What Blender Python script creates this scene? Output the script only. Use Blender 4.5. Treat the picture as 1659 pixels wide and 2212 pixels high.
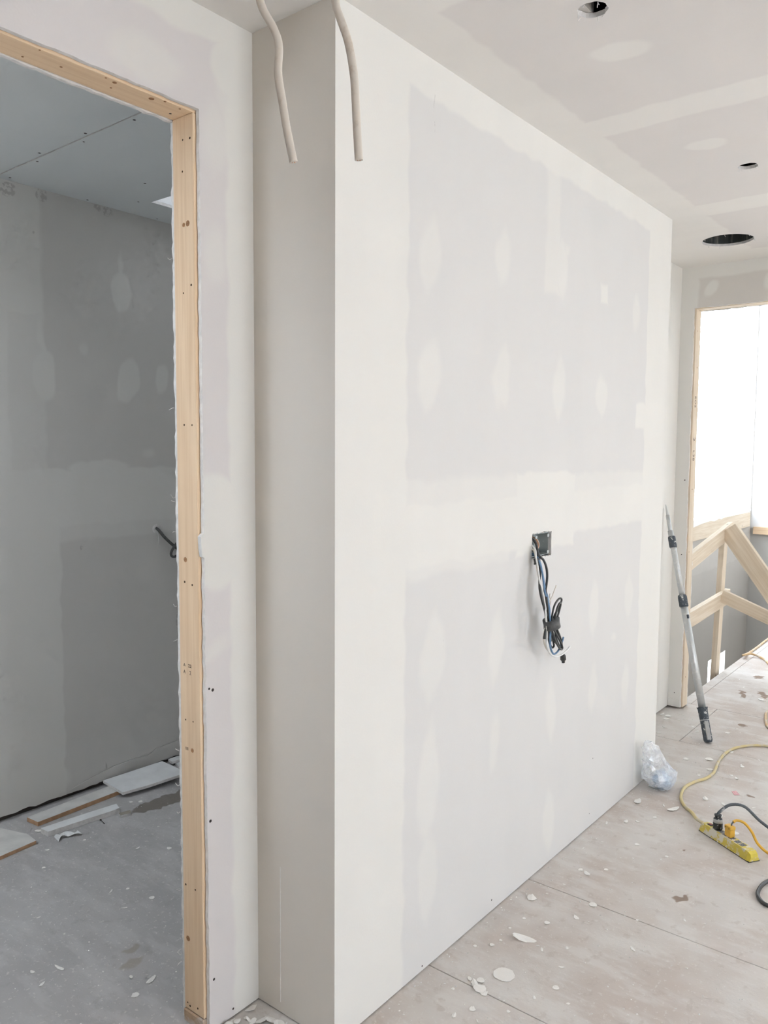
import bpy, bmesh, math, random
from mathutils import Vector, Matrix, Euler, noise
from mathutils.geometry import tessellate_polygon

# ------------------------------------------------------------------ scene, camera, world
for o in list(bpy.data.objects):
    bpy.data.objects.remove(o)
S = bpy.context.scene
COL = S.collection
S.view_settings.view_transform = 'Standard'
S.view_settings.look = 'None'
S.view_settings.exposure = 0.0
S.view_settings.gamma = 1.0
S.view_settings.use_curve_mapping = False
S.cycles.max_bounces = 10
S.cycles.diffuse_bounces = 6
S.cycles.adaptive_threshold = 0.15
S.cycles.adaptive_min_samples = 12
S.cycles.use_denoising = True

cam_d = bpy.data.cameras.new('camera')
cam = bpy.data.objects.new('camera', cam_d)
COL.objects.link(cam)
S.camera = cam
cam_d.sensor_fit = 'VERTICAL'
cam_d.sensor_height = 24.0
cam_d.lens = 24.0 * 1719.16 / 2212.0
cam_d.clip_start = 0.02
yaw, pitch, roll = 0.89728, -0.07779, 0.00575
fw = Vector((math.sin(yaw) * math.cos(pitch), math.cos(yaw) * math.cos(pitch), math.sin(pitch)))
rt = Vector((math.cos(yaw), -math.sin(yaw), 0))
up = rt.cross(fw)
rt2 = rt * math.cos(roll) + up * math.sin(roll)
up2 = up * math.cos(roll) - rt * math.sin(roll)
M = Matrix((rt2, up2, -fw)).transposed().to_4x4()
M.translation = Vector((-1.52217, -1.37676, 1.62341))
cam.matrix_world = M

SKY = 7.6
world = bpy.data.worlds.new('overcast_sky')
S.world = world
world.use_nodes = True
bg = world.node_tree.nodes['Background']
bg.inputs[0].default_value = (0.88, 0.972, 1.085, 1)
bg.inputs[1].default_value = SKY


def portal(name, loc, rot, sx, sy):
    """a sampling portal that fills one window opening"""
    l = bpy.data.lights.new(name, 'AREA')
    l.shape = 'RECTANGLE'
    l.size, l.size_y = sx, sy
    l.cycles.is_portal = True
    o = bpy.data.objects.new(name, l)
    o.location = loc
    o.rotation_euler = rot
    COL.objects.link(o)


R90 = math.pi / 2
H = 2.74                      # ceiling height
XA1 = 2.4236                  # right end of the projecting wall
YB = 0.3023                   # plane of the door wall
XE = 3.4925                   # plane of the far doorway wall
YF = 2.0                      # back wall of the small room
ZH = 2.478                    # underside of the door header
TOP = 3.1
# window openings (real holes in the outer walls)
W_BACK = (-1.5, 1.2, 0.12, 2.5)      # x0 x1 z0 z1 in the wall behind the camera
W_ADDED_WELL = (-1.95, -0.75, 0.55, 1.90)    # x0 x1 y0 y1, unseen light well added to brighten the small room, open on its -X side
ZCL0, ZCL1 = 3.16, 5.3
W_ADDED_SIDE = (0.50, 1.10, 0.9, 2.3)       # y0 y1 z0 z1, unseen narrow window added in the small-room side wall to brighten the jamb
YBACK = -5.6
W_RIGHT = (-2.9, -2.0, 0.6, 2.05)       # y0 y1 z0 z1 in the right wall
portal('window_portal_right', (XE + .02, (W_RIGHT[0] + W_RIGHT[1]) / 2, (W_RIGHT[2] + W_RIGHT[3]) / 2), (R90, 0, R90),
       W_RIGHT[1] - W_RIGHT[0], W_RIGHT[3] - W_RIGHT[2])
portal('window_portal_back', ((W_BACK[0] + W_BACK[1]) / 2, YBACK - .02, (W_BACK[2] + W_BACK[3]) / 2), (R90, 0, 0),
       W_BACK[1] - W_BACK[0], W_BACK[3] - W_BACK[2])
portal('added_window_portal', (-2.04, (W_ADDED_SIDE[0] + W_ADDED_SIDE[1]) / 2, (W_ADDED_SIDE[2] + W_ADDED_SIDE[3]) / 2), (R90, 0, -R90), W_ADDED_SIDE[1] - W_ADDED_SIDE[0], W_ADDED_SIDE[3] - W_ADDED_SIDE[2])
portal('added_well_portal', (W_ADDED_WELL[0] - .02, (W_ADDED_WELL[2] + W_ADDED_WELL[3]) / 2, (ZCL0 + ZCL1) / 2), (R90, 0, -R90),
       W_ADDED_WELL[3] - W_ADDED_WELL[2], ZCL1 - ZCL0)
portal('window_portal_stair', (6.94, 1.26, 2.25), (-R90, 0, 0), 4.1, 2.7)
sun_d = bpy.data.lights.new('sun', 'SUN')
sun_d.energy = 34.0
sun_d.color = (1.0, 0.88, 0.70)
sun_d.angle = 0.009
sun = bpy.data.objects.new('sun', sun_d)
sun.rotation_euler = Vector((-0.20, 0.50, -0.84)).to_track_quat('-Z', 'Y').to_euler()
sun.location = (2, -8, 6)
COL.objects.link(sun)

# ------------------------------------------------------------------ helpers: objects
rnd = random.Random(7)


def wm(o):
    m = o.matrix_basis.copy()
    if o.parent:
        m = wm(o.parent) @ o.matrix_parent_inverse @ m
    return m


def link(o, parent=None):
    COL.objects.link(o)
    if parent is not None:
        o.parent = parent
        o.matrix_parent_inverse = wm(parent).inverted()
    return o


def tag(o, label=None, cat=None, group=None, kind=None):
    if label: o['label'] = label
    if cat: o['category'] = cat
    if group: o['group'] = group
    if kind: o['kind'] = kind
    return o


def empty(name, loc=(0, 0, 0)):
    o = bpy.data.objects.new(name, None)
    o.empty_display_size = 0.05
    o.location = loc
    COL.objects.link(o)
    return o


def obj(name, verts, faces, mats, parent=None, smooth=False, fmat=None, matrix=None):
    me = bpy.data.meshes.new(name)
    me.from_pydata([tuple(v) for v in verts], [], faces)
    if not isinstance(mats, (list, tuple)):
        mats = [mats]
    for m in mats:
        me.materials.append(m)
    if fmat:
        for p, i in zip(me.polygons, fmat):
            p.material_index = i
    if smooth:
        for p in me.polygons:
            p.use_smooth = True
    me.update()
    bm = bmesh.new()
    bm.from_mesh(me)
    bmesh.ops.recalc_face_normals(bm, faces=bm.faces)
    bm.to_mesh(me)
    bm.free()
    o = bpy.data.objects.new(name, me)
    if matrix is not None:
        o.matrix_basis = matrix
    return link(o, parent)


def box_vf(a, b):
    x0, y0, z0 = a
    x1, y1, z1 = b
    v = [(x0, y0, z0), (x1, y0, z0), (x1, y1, z0), (x0, y1, z0), (x0, y0, z1), (x1, y0, z1), (x1, y1, z1), (x0, y1, z1)]
    f = [(0, 3, 2, 1), (4, 5, 6, 7), (0, 1, 5, 4), (1, 2, 6, 5), (2, 3, 7, 6), (3, 0, 4, 7)]
    return v, f


def box(name, a, b, mat, parent=None, bevel=0.0, matrix=None, segs=1):
    v, f = box_vf(a, b)
    o = obj(name, v, f, mat, parent, matrix=matrix)
    if bevel:
        bm = bmesh.new()
        bm.from_mesh(o.data)
        bmesh.ops.bevel(bm, geom=bm.edges[:], offset=bevel, segments=segs, affect='EDGES', profile=0.6)
        if segs > 1:
            for fc in bm.faces: fc.smooth = True
        bm.to_mesh(o.data)
        bm.free()
    return o


def slab(name, outer, holes, to3, t, mats, parent=None):
    """flat sheet with real holes: outer/holes are 2-D loops, to3(u, v, w) places them, w runs from 0 to t"""
    loops = [[Vector((p[0], p[1], 0)) for p in outer]] + [[Vector((p[0], p[1], 0)) for p in h] for h in holes]
    tris = tessellate_polygon(loops)
    flat = [p for lp in loops for p in lp]
    n = len(flat)
    v = [to3(p.x, p.y, 0) for p in flat] + [to3(p.x, p.y, t) for p in flat]
    f, fm = [], []
    for tr in tris:
        f.append(tuple(tr)); fm.append(0)
        f.append(tuple(i + n for i in reversed(tr))); fm.append(0)
    k = 0
    for lp in loops:
        m = len(lp)
        for i in range(m):
            a, b = k + i, k + (i + 1) % m
            f.append((a, b, b + n, a + n)); fm.append(1)
        k += m
    return obj(name, v, f, mats, parent, fmat=fm)


def rect(u0, u1, v0, v1):
    return [(u0, v0), (u1, v0), (u1, v1), (u0, v1)]


def rough_line(p, q, step=.02, amp=.0012, seed=0):
    """points from p (incl.) to q (excl.) with a little sideways raggedness"""
    r = random.Random(seed)
    d = Vector(q) - Vector(p)
    n = max(2, int(d.length / step))
    nn = Vector((-d.y, d.x)).normalized()
    out = [tuple(p)]
    for i in range(1, n):
        w = Vector(p) + d * (i / n) + nn * r.uniform(-amp, amp)
        out.append((w.x, w.y))
    return out


def circle(cu, cv, ru, rv, n=28, jit=0.0, seed=1):
    r = random.Random(seed)
    out = []
    for i in range(n):
        a = 2 * math.pi * i / n
        k = 1 + r.uniform(-jit, jit)
        out.append((cu + ru * k * math.cos(a), cv + rv * k * math.sin(a)))
    return out


def crom(pts, n):
    """Catmull-Rom samples through pts"""
    P = [Vector(p) for p in pts]
    P = [P[0] * 2 - P[1]] + P + [P[-1] * 2 - P[-2]]
    out = []
    for i in range(1, len(P) - 2):
        a, b, c, d = P[i - 1:i + 3]
        for k in range(n):
            t = k / n
            out.append(.5 * ((2 * b) + (c - a) * t + (2 * a - 5 * b + 4 * c - d) * t * t + (3 * b - a - 3 * c + d) * t ** 3))
    out.append(P[-2])
    return out


def tube(name, pts, r, mat, parent=None, n=6, ring=8, flat=1.0, side=None, radii=None, raw=False):
    C = pts if raw else crom(pts, n)
    C = [Vector(c) for c in C]
    T = []
    for i in range(len(C)):
        T.append((C[min(i + 1, len(C) - 1)] - C[max(i - 1, 0)]).normalized())
    s = Vector(side) if side else (Vector((0, 0, 1)) if abs(T[0].z) < .9 else Vector((1, 0, 0)))
    s = (s - T[0] * s.dot(T[0])).normalized()
    v, f = [], []
    for i, c in enumerate(C):
        s = (s - T[i] * s.dot(T[i])).normalized()
        b = T[i].cross(s)
        rr = radii[i] if radii else r
        for k in range(ring):
            a = 2 * math.pi * k / ring
            v.append(c + s * math.cos(a) * rr + b * math.sin(a) * rr * flat)
    for i in range(len(C) - 1):
        for k in range(ring):
            a, b2 = i * ring + k, i * ring + (k + 1) % ring
            f.append((a, b2, b2 + ring, a + ring))
    f.append(tuple(range(ring - 1, -1, -1)))
    f.append(tuple(range((len(C) - 1) * ring, len(C) * ring)))
    o = obj(name, v, f, mat, parent, smooth=True)
    for p in o.data.polygons[-2:]:
        p.use_smooth = False
    return o


def axis_matrix(p0, p1, hint):
    p0, p1 = Vector(p0), Vector(p1)
    z = (p1 - p0).normalized()
    x = Vector(hint)
    x = (x - z * x.dot(z)).normalized()
    y = z.cross(x)
    m = Matrix((x, y, z)).transposed().to_4x4()
    m.translation = p0
    return m, (p1 - p0).length


def board(name, p0, p1, w, t, hint, mat, parent=None, bevel=.0015):
    """a stick of lumber from p0 to p1; w is measured along hint, t across it"""
    m, L = axis_matrix(p0, p1, hint)
    return box(name, (-w / 2, -t / 2, 0), (w / 2, t / 2, L), mat, parent, bevel, matrix=m)


def lathe(name, p0, p1, prof, mat, parent=None, ring=16, smooth=True):
    """prof: (fraction of the axis p0-p1 in metres, radius)"""
    m, L = axis_matrix(p0, p1, (1, 0, .01) if abs((Vector(p1) - Vector(p0)).normalized().x) < .9 else (0, 1, 0))
    v, f = [], []
    for z, r in prof:
        for k in range(ring):
            a = 2 * math.pi * k / ring
            v.append((r * math.cos(a), r * math.sin(a), z))
    for i in range(len(prof) - 1):
        for k in range(ring):
            a, b = i * ring + k, i * ring + (k + 1) % ring
            f.append((a, b, b + ring, a + ring))
    f.append(tuple(range(ring - 1, -1, -1)))
    f.append(tuple(range((len(prof) - 1) * ring, len(prof) * ring)))
    o = obj(name, v, f, mat, parent, smooth=smooth, matrix=m)
    for p in o.data.polygons:
        if abs(p.normal.z) > .7:
            p.use_smooth = False
    return o


# ------------------------------------------------------------------ helpers: materials
def lin(r, g, b):
    f = lambda c: (c / 255 / 12.92) if c / 255 <= .04045 else ((c / 255 + .055) / 1.055) ** 2.4
    return (f(r), f(g), f(b), 1)


class NT:
    def __init__(s, name):
        s.m = bpy.data.materials.new(name)
        s.m.use_nodes = True
        s.t = s.m.node_tree
        s.b = s.t.nodes['Principled BSDF']

    def n(s, typ, ins=None, **props):
        nd = s.t.nodes.new(typ)
        for k, v in props.items():
            setattr(nd, k, v)
        for k, v in (ins or {}).items():
            if isinstance(v, bpy.types.NodeSocket):
                s.t.links.new(v, nd.inputs[k])
            else:
                nd.inputs[k].default_value = v
        return nd

    def math(s, op, a, b=0.0, c=0.0):
        return s.n('ShaderNodeMath', {0: a, 1: b, 2: c}, operation=op).outputs[0]

    def vec(s, op, a, b=(0, 0, 0)):
        nd = s.n('ShaderNodeVectorMath', {0: a, 1: b}, operation=op)
        return nd.outputs['Value'] if op in ('LENGTH', 'DOT_PRODUCT') else nd.outputs['Vector']

    def noise(s, vec, scale, detail=3, rough=.55, color=False, dim='3D'):
        nd = s.n('ShaderNodeTexNoise', noise_dimensions=dim)
        s.t.links.new(vec, nd.inputs['Vector'])
        nd.inputs['Scale'].default_value, nd.inputs['Detail'].default_value, nd.inputs['Roughness'].default_value = scale, detail, rough
        return nd.outputs['Color' if color else 'Fac']

    def ramp(s, fac, a, b, smooth=True):
        nd = s.n('ShaderNodeMapRange', {'Value': fac, 'From Min': a, 'From Max': b})
        nd.interpolation_type = 'SMOOTHSTEP' if smooth else 'LINEAR'
        return nd.outputs[0]

    def mix(s, fac, a, b, blend='MIX'):
        nd = s.n('ShaderNodeMix', data_type='RGBA', blend_type=blend)
        for i, v in ((0, fac), (6, a), (7, b)):
            if isinstance(v, bpy.types.NodeSocket):
                s.t.links.new(v, nd.inputs[i])
            else:
                nd.inputs[i].default_value = v
        return nd.outputs[2]

    def base(s, col, rough=.6, metal=0.0, spec=None):
        if metal == 0 and not isinstance(rough, bpy.types.NodeSocket) and rough >= .8:      # chalky, matt surfaces
            d = s.n('ShaderNodeBsdfDiffuse', {'Color': col})
            s.t.nodes.remove(s.b)
            s.b = d
            s.t.links.new(d.outputs[0], s.t.nodes['Material Output'].inputs['Surface'])
            return
        for k, v in (('Base Color', col), ('Roughness', rough), ('Metallic', metal)):
            if isinstance(v, bpy.types.NodeSocket):
                s.t.links.new(v, s.b.inputs[k])
            else:
                s.b.inputs[k].default_value = v
        if spec is not None:
            s.b.inputs['Specular IOR Level'].default_value = spec

    def bump(s, h, strength=.3, dist=.002):
        nd = s.n('ShaderNodeBump', {'Height': h, 'Strength': strength, 'Distance': dist})
        s.t.links.new(nd.outputs[0], s.b.inputs['Normal'])

    def coord(s):
        return s.n('ShaderNodeTexCoord').outputs['Object']


def sdf(nt, uv, items):
    """distance in metres to the nearest of a set of ellipses ('e',u,v,ru,rv,deg) and rectangles ('r',u0,u1,v0,v1)"""
    ds = []
    for it in items:
        if it[0] in 'ed':
            kind, u, v, ru, rv, rot = it
            mp = nt.n('ShaderNodeMapping', {'Vector': uv, 'Location': (u, v, 0), 'Rotation': (0, 0, math.radians(rot)),
                                            'Scale': (ru, rv, 1)}, vector_type='TEXTURE')
            k = min(ru, rv)
            ln = nt.vec('LENGTH', mp.outputs[0])
            if kind == 'd':                      # pointed, leaf-like knife stroke
                l1 = nt.vec('DOT_PRODUCT', nt.vec('ABSOLUTE', mp.outputs[0]), (.36, .30, 0))
                ln = nt.math('MULTIPLY_ADD', ln, .66, l1)
            ds.append(nt.math('MULTIPLY_ADD', ln, k, -k))
        else:
            _, u0, u1, v0, v1 = it
            p = nt.vec('SUBTRACT', uv, ((u0 + u1) / 2, (v0 + v1) / 2, 0))
            p = nt.vec('SUBTRACT', nt.vec('ABSOLUTE', p), ((u1 - u0) / 2, (v1 - v0) / 2, 0))
            sp = nt.n('ShaderNodeSeparateXYZ', {0: p})
            ds.append(nt.math('MAXIMUM', sp.outputs[0], sp.outputs[1]))
    d = ds[0]
    for e in ds[1:]:
        d = nt.math('MINIMUM', d, e)
    return d


PAPER = (0.680, 0.668, 0.648, 1)
MUD = (0.745, 0.730, 0.690, 1)


def wall_mat(name, ua, va, strong, thin=(), paper=PAPER, mud=MUD, soft=.010, warp=.030, marks=()):
    """taped drywall: grey paper face under joint-compound bands and screw patches"""
    nt = NT(name)
    co = nt.coord()
    sp = nt.n('ShaderNodeSeparateXYZ', {0: co})
    uv = nt.n('ShaderNodeCombineXYZ', {0: sp.outputs['XYZ'.index(ua)], 1: sp.outputs['XYZ'.index(va)]}).outputs[0]
    nz = nt.vec('SUBTRACT', nt.noise(uv, 9, 1, .6, True, '2D'), (.5, .5, .5))
    mask_w = nt.vec('MULTIPLY', nz, (warp, warp, 0))
    uvw = nt.vec('ADD', uv, mask_w)
    fine = nt.noise(uv, 160, 0, .5, False, '2D')
    streak = nt.noise(nt.vec('MULTIPLY', uv, (1, .4, 1)), 6, 2, .5, False, '2D')
    pc = nt.mix(nt.ramp(streak, .3, .7), tuple(c * .994 for c in paper[:3]) + (1,), tuple(min(1, c * 1.006) for c in paper[:3]) + (1,))
    mc = nt.mix(nt.ramp(streak, .3, .75), tuple(c * .992 for c in mud[:3]) + (1,), tuple(min(1, c * 1.010) for c in mud[:3]) + (1,))
    col = pc
    if thin:
        m2 = nt.ramp(sdf(nt, uvw, thin), soft * 1.6, -soft * 1.6)
        m2 = nt.math('MULTIPLY', m2, .62)
        col = nt.mix(m2, col, mc)
    if strong:
        m1 = nt.ramp(sdf(nt, uvw, strong), soft, -soft)
        col = nt.mix(m1, col, mc)
    if marks:
        m3 = nt.ramp(sdf(nt, uvw, marks), .002, -.003)
        m3 = nt.math('MULTIPLY', m3, nt.ramp(nt.noise(uv, 60, 2, .5, False, '2D'), .42, .6))
        col = nt.mix(nt.math('MULTIPLY', m3, .38), col, (.28, .26, .25, 1))
    nt.base(col, .85, 0, .25)
    nt.bump(fine, .06, .0012)
    return nt.m


def plain(name, col, rough=.6, metal=0.0, vary=.06, scale=40, spec=None, bump=.0):
    nt = NT(name)
    co = nt.coord()
    nz = nt.noise(co, scale, 3)
    a = tuple(c * (1 - vary) for c in col[:3]) + (1,)
    b = tuple(min(1, c * (1 + vary)) for c in col[:3]) + (1,)
    nt.base(nt.mix(nt.ramp(nz, .3, .7), a, b), rough, metal, spec)
    if bump:
        nt.bump(nz, bump, .002)
    return nt.m


def dusty(name, col, dust, lo=.5, hi=.62, scale=55, rough=.6, metal=0.0):
    """a surface splashed with dried joint compound"""
    nt = NT(name)
    co = nt.coord()
    m = nt.ramp(nt.noise(co, scale, 4, .65), lo, hi)
    nt.base(nt.mix(m, col, dust), rough, metal)
    nt.bump(m, .3, .0008)
    return nt.m


def wood_mat(name, light, dark, dust=None):
    nt = NT(name)
    co = nt.coord()
    rn = nt.n('ShaderNodeObjectInfo').outputs['Random']
    off = nt.n('ShaderNodeCombineXYZ', {0: nt.math('MULTIPLY', rn, 3.1), 1: nt.math('MULTIPLY', rn, 7.7), 2: nt.math('MULTIPLY', rn, 11.0)}).outputs[0]
    p = nt.vec('ADD', co, off)
    g = nt.noise(nt.vec('MULTIPLY', p, (1, 1, .035)), 75, 3, .6)
    w = nt.noise(nt.vec('MULTIPLY', p, (1, 1, .12)), 14, 2)
    # knots: a few dark eyes
    vo = nt.n('ShaderNodeTexVoronoi', {'Vector': nt.vec('MULTIPLY', p, (1, 1, .42)), 'Scale': 9.0, 'Randomness': 1.0})
    kn = nt.ramp(vo.outputs['Distance'], .105, .03)
    col = nt.mix(nt.ramp(g, .32, .72), light, dark)
    col = nt.mix(nt.math('MULTIPLY', nt.ramp(w, .4, .75), .45), col, dark)
    col = nt.mix(nt.math('MULTIPLY', kn, .7), col, tuple(c * .42 for c in dark[:3]) + (1,))
    if dust:
        col = nt.mix(nt.ramp(nt.noise(co, 16, 4, .6), .42, .66), col, dust)
    nt.base(col, .72, 0, .25)
    nt.bump(g, .12, .001)
    return nt.m


M_WOOD = wood_mat('spruce_lumber', (.84, .645, .445, 1), (.745, .54, .35, 1))
M_WOODP = wood_mat('pale_lumber', (.76, .66, .53, 1), (.66, .54, .40, 1))
M_WOODD = wood_mat('dusty_lumber', (.52, .37, .25, 1), (.42, .29, .19, 1), (.60, .55, .50, 1))
M_GYP = plain('gypsum_edge', (.74, .72, .70, 1), .9, 0, .08, 60, .2, .3)
M_MUDCHIP = plain('dried_compound', (.86, .845, .81, 1), .9, 0, .06, 50, .2, .2)
M_DARK = plain('dark_void', (.030, .031, .030, 1), .9)
M_SCREW = plain('dark_screw', (.045, .035, .032, 1), .45, .5)
M_CAVITY = plain('cavity_board', (.10, .09, .08, 1), .9)
M_PLAIN = plain('plain_wall_paint', (.66, .64, .61, 1), .85, 0, .03, 3)
M_WHITE = plain('white_board_wall', (.80, .785, .76, 1), .85, 0, .02, 3)
M_UNSEEN = plain('dark_unseen_wall', (.42, .36, .29, 1), .9, 0, .1, 3)  # unseen walls coloured dark to cut the bounce onto the return wall

# ------------------------------------------------------------------ structure
# --- floor sheets
def floor_mat(name, lo, hi, pale, brown):
    nt = NT(name)
    co = nt.coord()
    sp = nt.n('ShaderNodeSeparateXYZ', {0: co})
    uv = nt.n('ShaderNodeCombineXYZ', {0: sp.outputs[0], 1: sp.outputs[1]}).outputs[0]
    n1 = nt.noise(uv, 2.3, 3, .62, False, '2D')
    n2 = nt.noise(nt.vec('MULTIPLY', uv, (1, .35, 1)), 11, 4, .65, False, '2D')
    n3 = nt.noise(uv, 60, 2, .7, False, '2D')
    n4 = nt.noise(nt.vec('ADD', uv, (7.3, 2.1, 0)), 19, 3, .6, False, '2D')
    c = nt.mix(nt.ramp(n1, .30, .68), lo, hi)
    c = nt.mix(nt.math('MULTIPLY', nt.ramp(n2, .45, .68), .55), c, pale)
    c = nt.mix(nt.math('MULTIPLY', nt.ramp(n4, .60, .74), .35), c, brown)
    c = nt.mix(nt.math('MULTIPLY', nt.ramp(n3, .62, .74), .5), c, (.72, .70, .66, 1))
    wz = nt.vec('MULTIPLY', nt.vec('SUBTRACT', nt.noise(uv, 22, 1, .6, True, '2D'), (.5, .5, .5)), (.05, .05, 0))
    uvw = nt.vec('ADD', uv, wz)
    spots = [('e', 1.331, -.492, .020, .028, 20), ('e', 1.352, -.505, .016, .016, 0), ('e', 3.43, -.163, .028, .022, 30), ('e', 1.70, -.39, .012, .010, 0),
             ('e', 4.588, .019, .05, .03, 0), ('e', 4.08, -.001, .09, .018, 20), ('e', 4.17, -.11, .06, .025, 40), ('e', 4.10, -.13, .04, .015, 40),
             ('e', 2.42, -.46, .018, .012, 30)]
    c = nt.mix(nt.math('MULTIPLY', nt.ramp(sdf(nt, uvw, spots), .004, -.004), .8), c, (.27, .19, .14, 1))
    bare = [('e', .62, 1.635, .15, .055, -5), ('e', .83, 1.62, .16, .07, 0)]
    c = nt.mix(nt.math('MULTIPLY', nt.ramp(sdf(nt, uvw, bare), .004, -.004), .82), c, (.19, .165, .14, 1))
    dirty = [('e', -.10, .80, .03, .02, 0), ('e', -.135, .735, .035, .014, 10)]
    c = nt.mix(nt.math('MULTIPLY', nt.ramp(sdf(nt, uvw, dirty), .008, -.006), .5), c, (.36, .30, .23, 1))
    nt.base(c, .82, 0, .3)
    nt.bump(n3, .30, .003)
    return nt.m


M_FLOOR = floor_mat('dusty_plywood', (.575, .515, .470, 1), (.655, .625, .592, 1), (.71, .69, .66, 1), (.47, .41, .365, 1))
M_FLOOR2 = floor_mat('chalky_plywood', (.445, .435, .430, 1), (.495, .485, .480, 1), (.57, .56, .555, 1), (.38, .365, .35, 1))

floor = tag(empty('floor', (0, 0, 0)), 'dusty plywood subfloor strewn with compound flakes', 'floor', kind='structure')
GAP = .0014


def sheet(x0, x1, y0, y1, name='plywood_sheet', t=.018, mat=None):
    box(name, (x0 + GAP, y0 + GAP, -t), (x1 - GAP, y1 - GAP, 0), mat or M_FLOOR, floor, .0012)


for x0, x1 in ((-8.2, -5.04), (-5.04, -3.21), (-3.21, -1.38), (-1.38, .447), (.447, 1.10), (1.10, 2.93)):
    for y0, y1 in ((YBACK, -2.9), (-2.9, -1.68), (-1.68, .36)):
        sheet(x0, x1, y0, y1)
for y0, y1 in ((YBACK, -2.4), (-2.4, -1.2), (-1.2, .042), (.042, .36)):
    sheet(2.93, 3.65, y0, y1)
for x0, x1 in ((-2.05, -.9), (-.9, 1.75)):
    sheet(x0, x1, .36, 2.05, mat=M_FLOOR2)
for x0, x1 in ((3.65, 5.6), (5.6, 7.4), (7.4, 9.0)):
    for y0, y1 in ((-1.6, -.38), (-.38, .205)):
        sheet(x0, x1, y0, y1)
for x0, x1 in ((3.65, 6.4), (6.4, 9.0)):
    sheet(x0, x1, .205, .272, 'edge_board')
box('subfloor_backing', (-8.2, YBACK, -.06), (3.65, 2.05, -.024), M_CAVITY, floor)
box('subfloor_backing', (3.65, -1.6, -.30), (9.0, .268, -.024), M_CAVITY, floor)

# --- projecting wall (A) with the hole for the device box
HX0, HX1, HZ0, HZ1 = 1.070, 1.224, 1.229, 1.321
cols = [.42, .83, 1.25, 1.64, 2.0]
A_strong = [('r', -.1, .305, -.1, 3), ('r', -.1, 3, 2.63, 3), ('r', 2.14, 3, -.1, 3), ('r', .25, 1.0, 1.275, 1.465),
            ('r', .95, 1.42, 1.255, 1.54), ('r', 1.35, 2.3, 1.300, 1.47), ('r', 1.615, 1.685, 2.23, 2.31), ('r', 2.03, 2.16, 1.73, 1.84)]
A_thin = [('d', .414, 2.19, .058, .105, -9), ('d', .832, 2.267, .052, .09, -7), ('d', 1.255, 2.305, .052, .105, 3), ('d', .415, 1.845, .065, .105, -14),
            ('d', .83, 1.873, .055, .105, -9), ('d', 1.26, 1.86, .052, .115, -2), ('d', 1.65, 1.847, .060, .085, 2), ('d', 2.0, 2.24, .04, .075, 0),
            ('d', .845, 1.83, .045, .06, 10), ('d', .825, .62, .038, .10, -6), ('d', 1.29, 2.37, .03, .02, 35), ('d', .447, .99, .07, .14, -8),
            ('d', .827, .955, .05, .125, -8), ('d', 1.63, .96, .05, .11, 0), ('d', 2.01, .955, .05, .10, 0), ('d', 1.25, .62, .045, .12, 3),
            ('d', 1.637, .62, .045, .10, -4), ('d', 2.0, .55, .045, .10, 0), ('d', .43, .60, .06, .18, -4), ('d', 1.25, .17, .05, .12, 0),
            ('r', 1.13, 1.24, 2.2, 2.7), ('d', .43, .30, .055, .14, 0), ('r', .25, 2.3, 1.46, 1.535), ('r', .25, .9, 1.245, 1.3),
            ('d', 1.85, .80, .025, .02, 0)]
M_WA = wall_mat('taped_drywall_feature', 'X', 'Z', A_strong, A_thin, warp=.034, marks=[('r', .4275, .4305, 2.535, 2.65), ('r', .5, .503, 1.02, 1.05)])
wallA = slab('wall_centre', rect(.0127, XA1, .004, TOP), [
    rough_line((HX0, HZ0), (HX1, HZ0), .012, .003, 4) + rough_line((HX1, HZ0), (HX1, HZ1), .012, .002, 5) +
    rough_line((HX1, HZ1), (HX0, HZ1), .012, .003, 6) + rough_line((HX0, HZ1), (HX0, HZ0), .012, .002, 8)],
    lambda u, v, w: (u, w, v), .0127, [M_WA, M_GYP])
tag(wallA, 'long taped drywall wall with a cut-out for wiring', 'wall', kind='structure')

# --- return wall (C), narrow shaded face
M_WC = wall_mat('taped_drywall_return', 'Y', 'Z', [('r', -1, 1, -1, 4)], mud=(.735, .695, .635, 1))  # warm bounce light is tinted into this compound colour
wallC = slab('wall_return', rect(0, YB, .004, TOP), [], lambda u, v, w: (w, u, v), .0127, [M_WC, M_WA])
tag(wallC, 'narrow shaded drywall return beside the doorway', 'wall', kind='structure')
board('compound_ridge', (-.0006, .209, .035), (-.0006, .207, .44), .002, .0014, (0, 1, 0), M_MUDCHIP, wallC, 0)
wallC2 = slab('wall_return_end', rect(.0127, YB, .004, TOP), [], lambda u, v, w: (XA1 - w, u, v), .0127, [M_PLAIN, M_GYP])
tag(wallC2, 'hidden end face of the projecting wall', 'wall', kind='structure')

# --- door wall (B): front sheet with the ragged door opening
XD0, XD1 = -1.12, -.181
B_strong = [('r', -.092, .2, -1, 4), ('r', -8.3, .2, 2.66, 4), ('e', -.145, 1.40, .12, .155, 0), ('e', -.12, 1.47, .075, .05, 0),
            ('r', -.18, -.06, 1.33, 1.42), ('e', -.05, 2.62, .09, .075, 0)]
B_thin = [('e', -.127, 2.43, .042, .085, 0), ('e', -.335, 2.55, .10, .055, 0), ('e', -.135, 2.13, .035, .07, 0), ('e', -.03, 2.55, .09, .12, 0), ('e', -.15, 1.08, .06, .02, 25)]
M_WB = wall_mat('taped_drywall_door_wall', 'X', 'Z', B_strong, B_thin, paper=(.690, .658, .648, 1), warp=.03)
opening = (rough_line((XD1, -.02), (XD1, 1.335), .02, .0016, 11) + [(XD1, 1.335), (XD1 - .006, 1.338), (XD1 - .0095, 1.36), (XD1 - .011, 1.392), (XD1 - .003, 1.399)] +
           rough_line((XD1, 1.40), (XD1, ZH + .006), .02, .0012, 12) + rough_line((XD1, ZH + .006), (XD0, ZH + .006), .02, .0014, 13) +
           [(XD0, ZH + .006), (XD0, -.02)])
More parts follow.
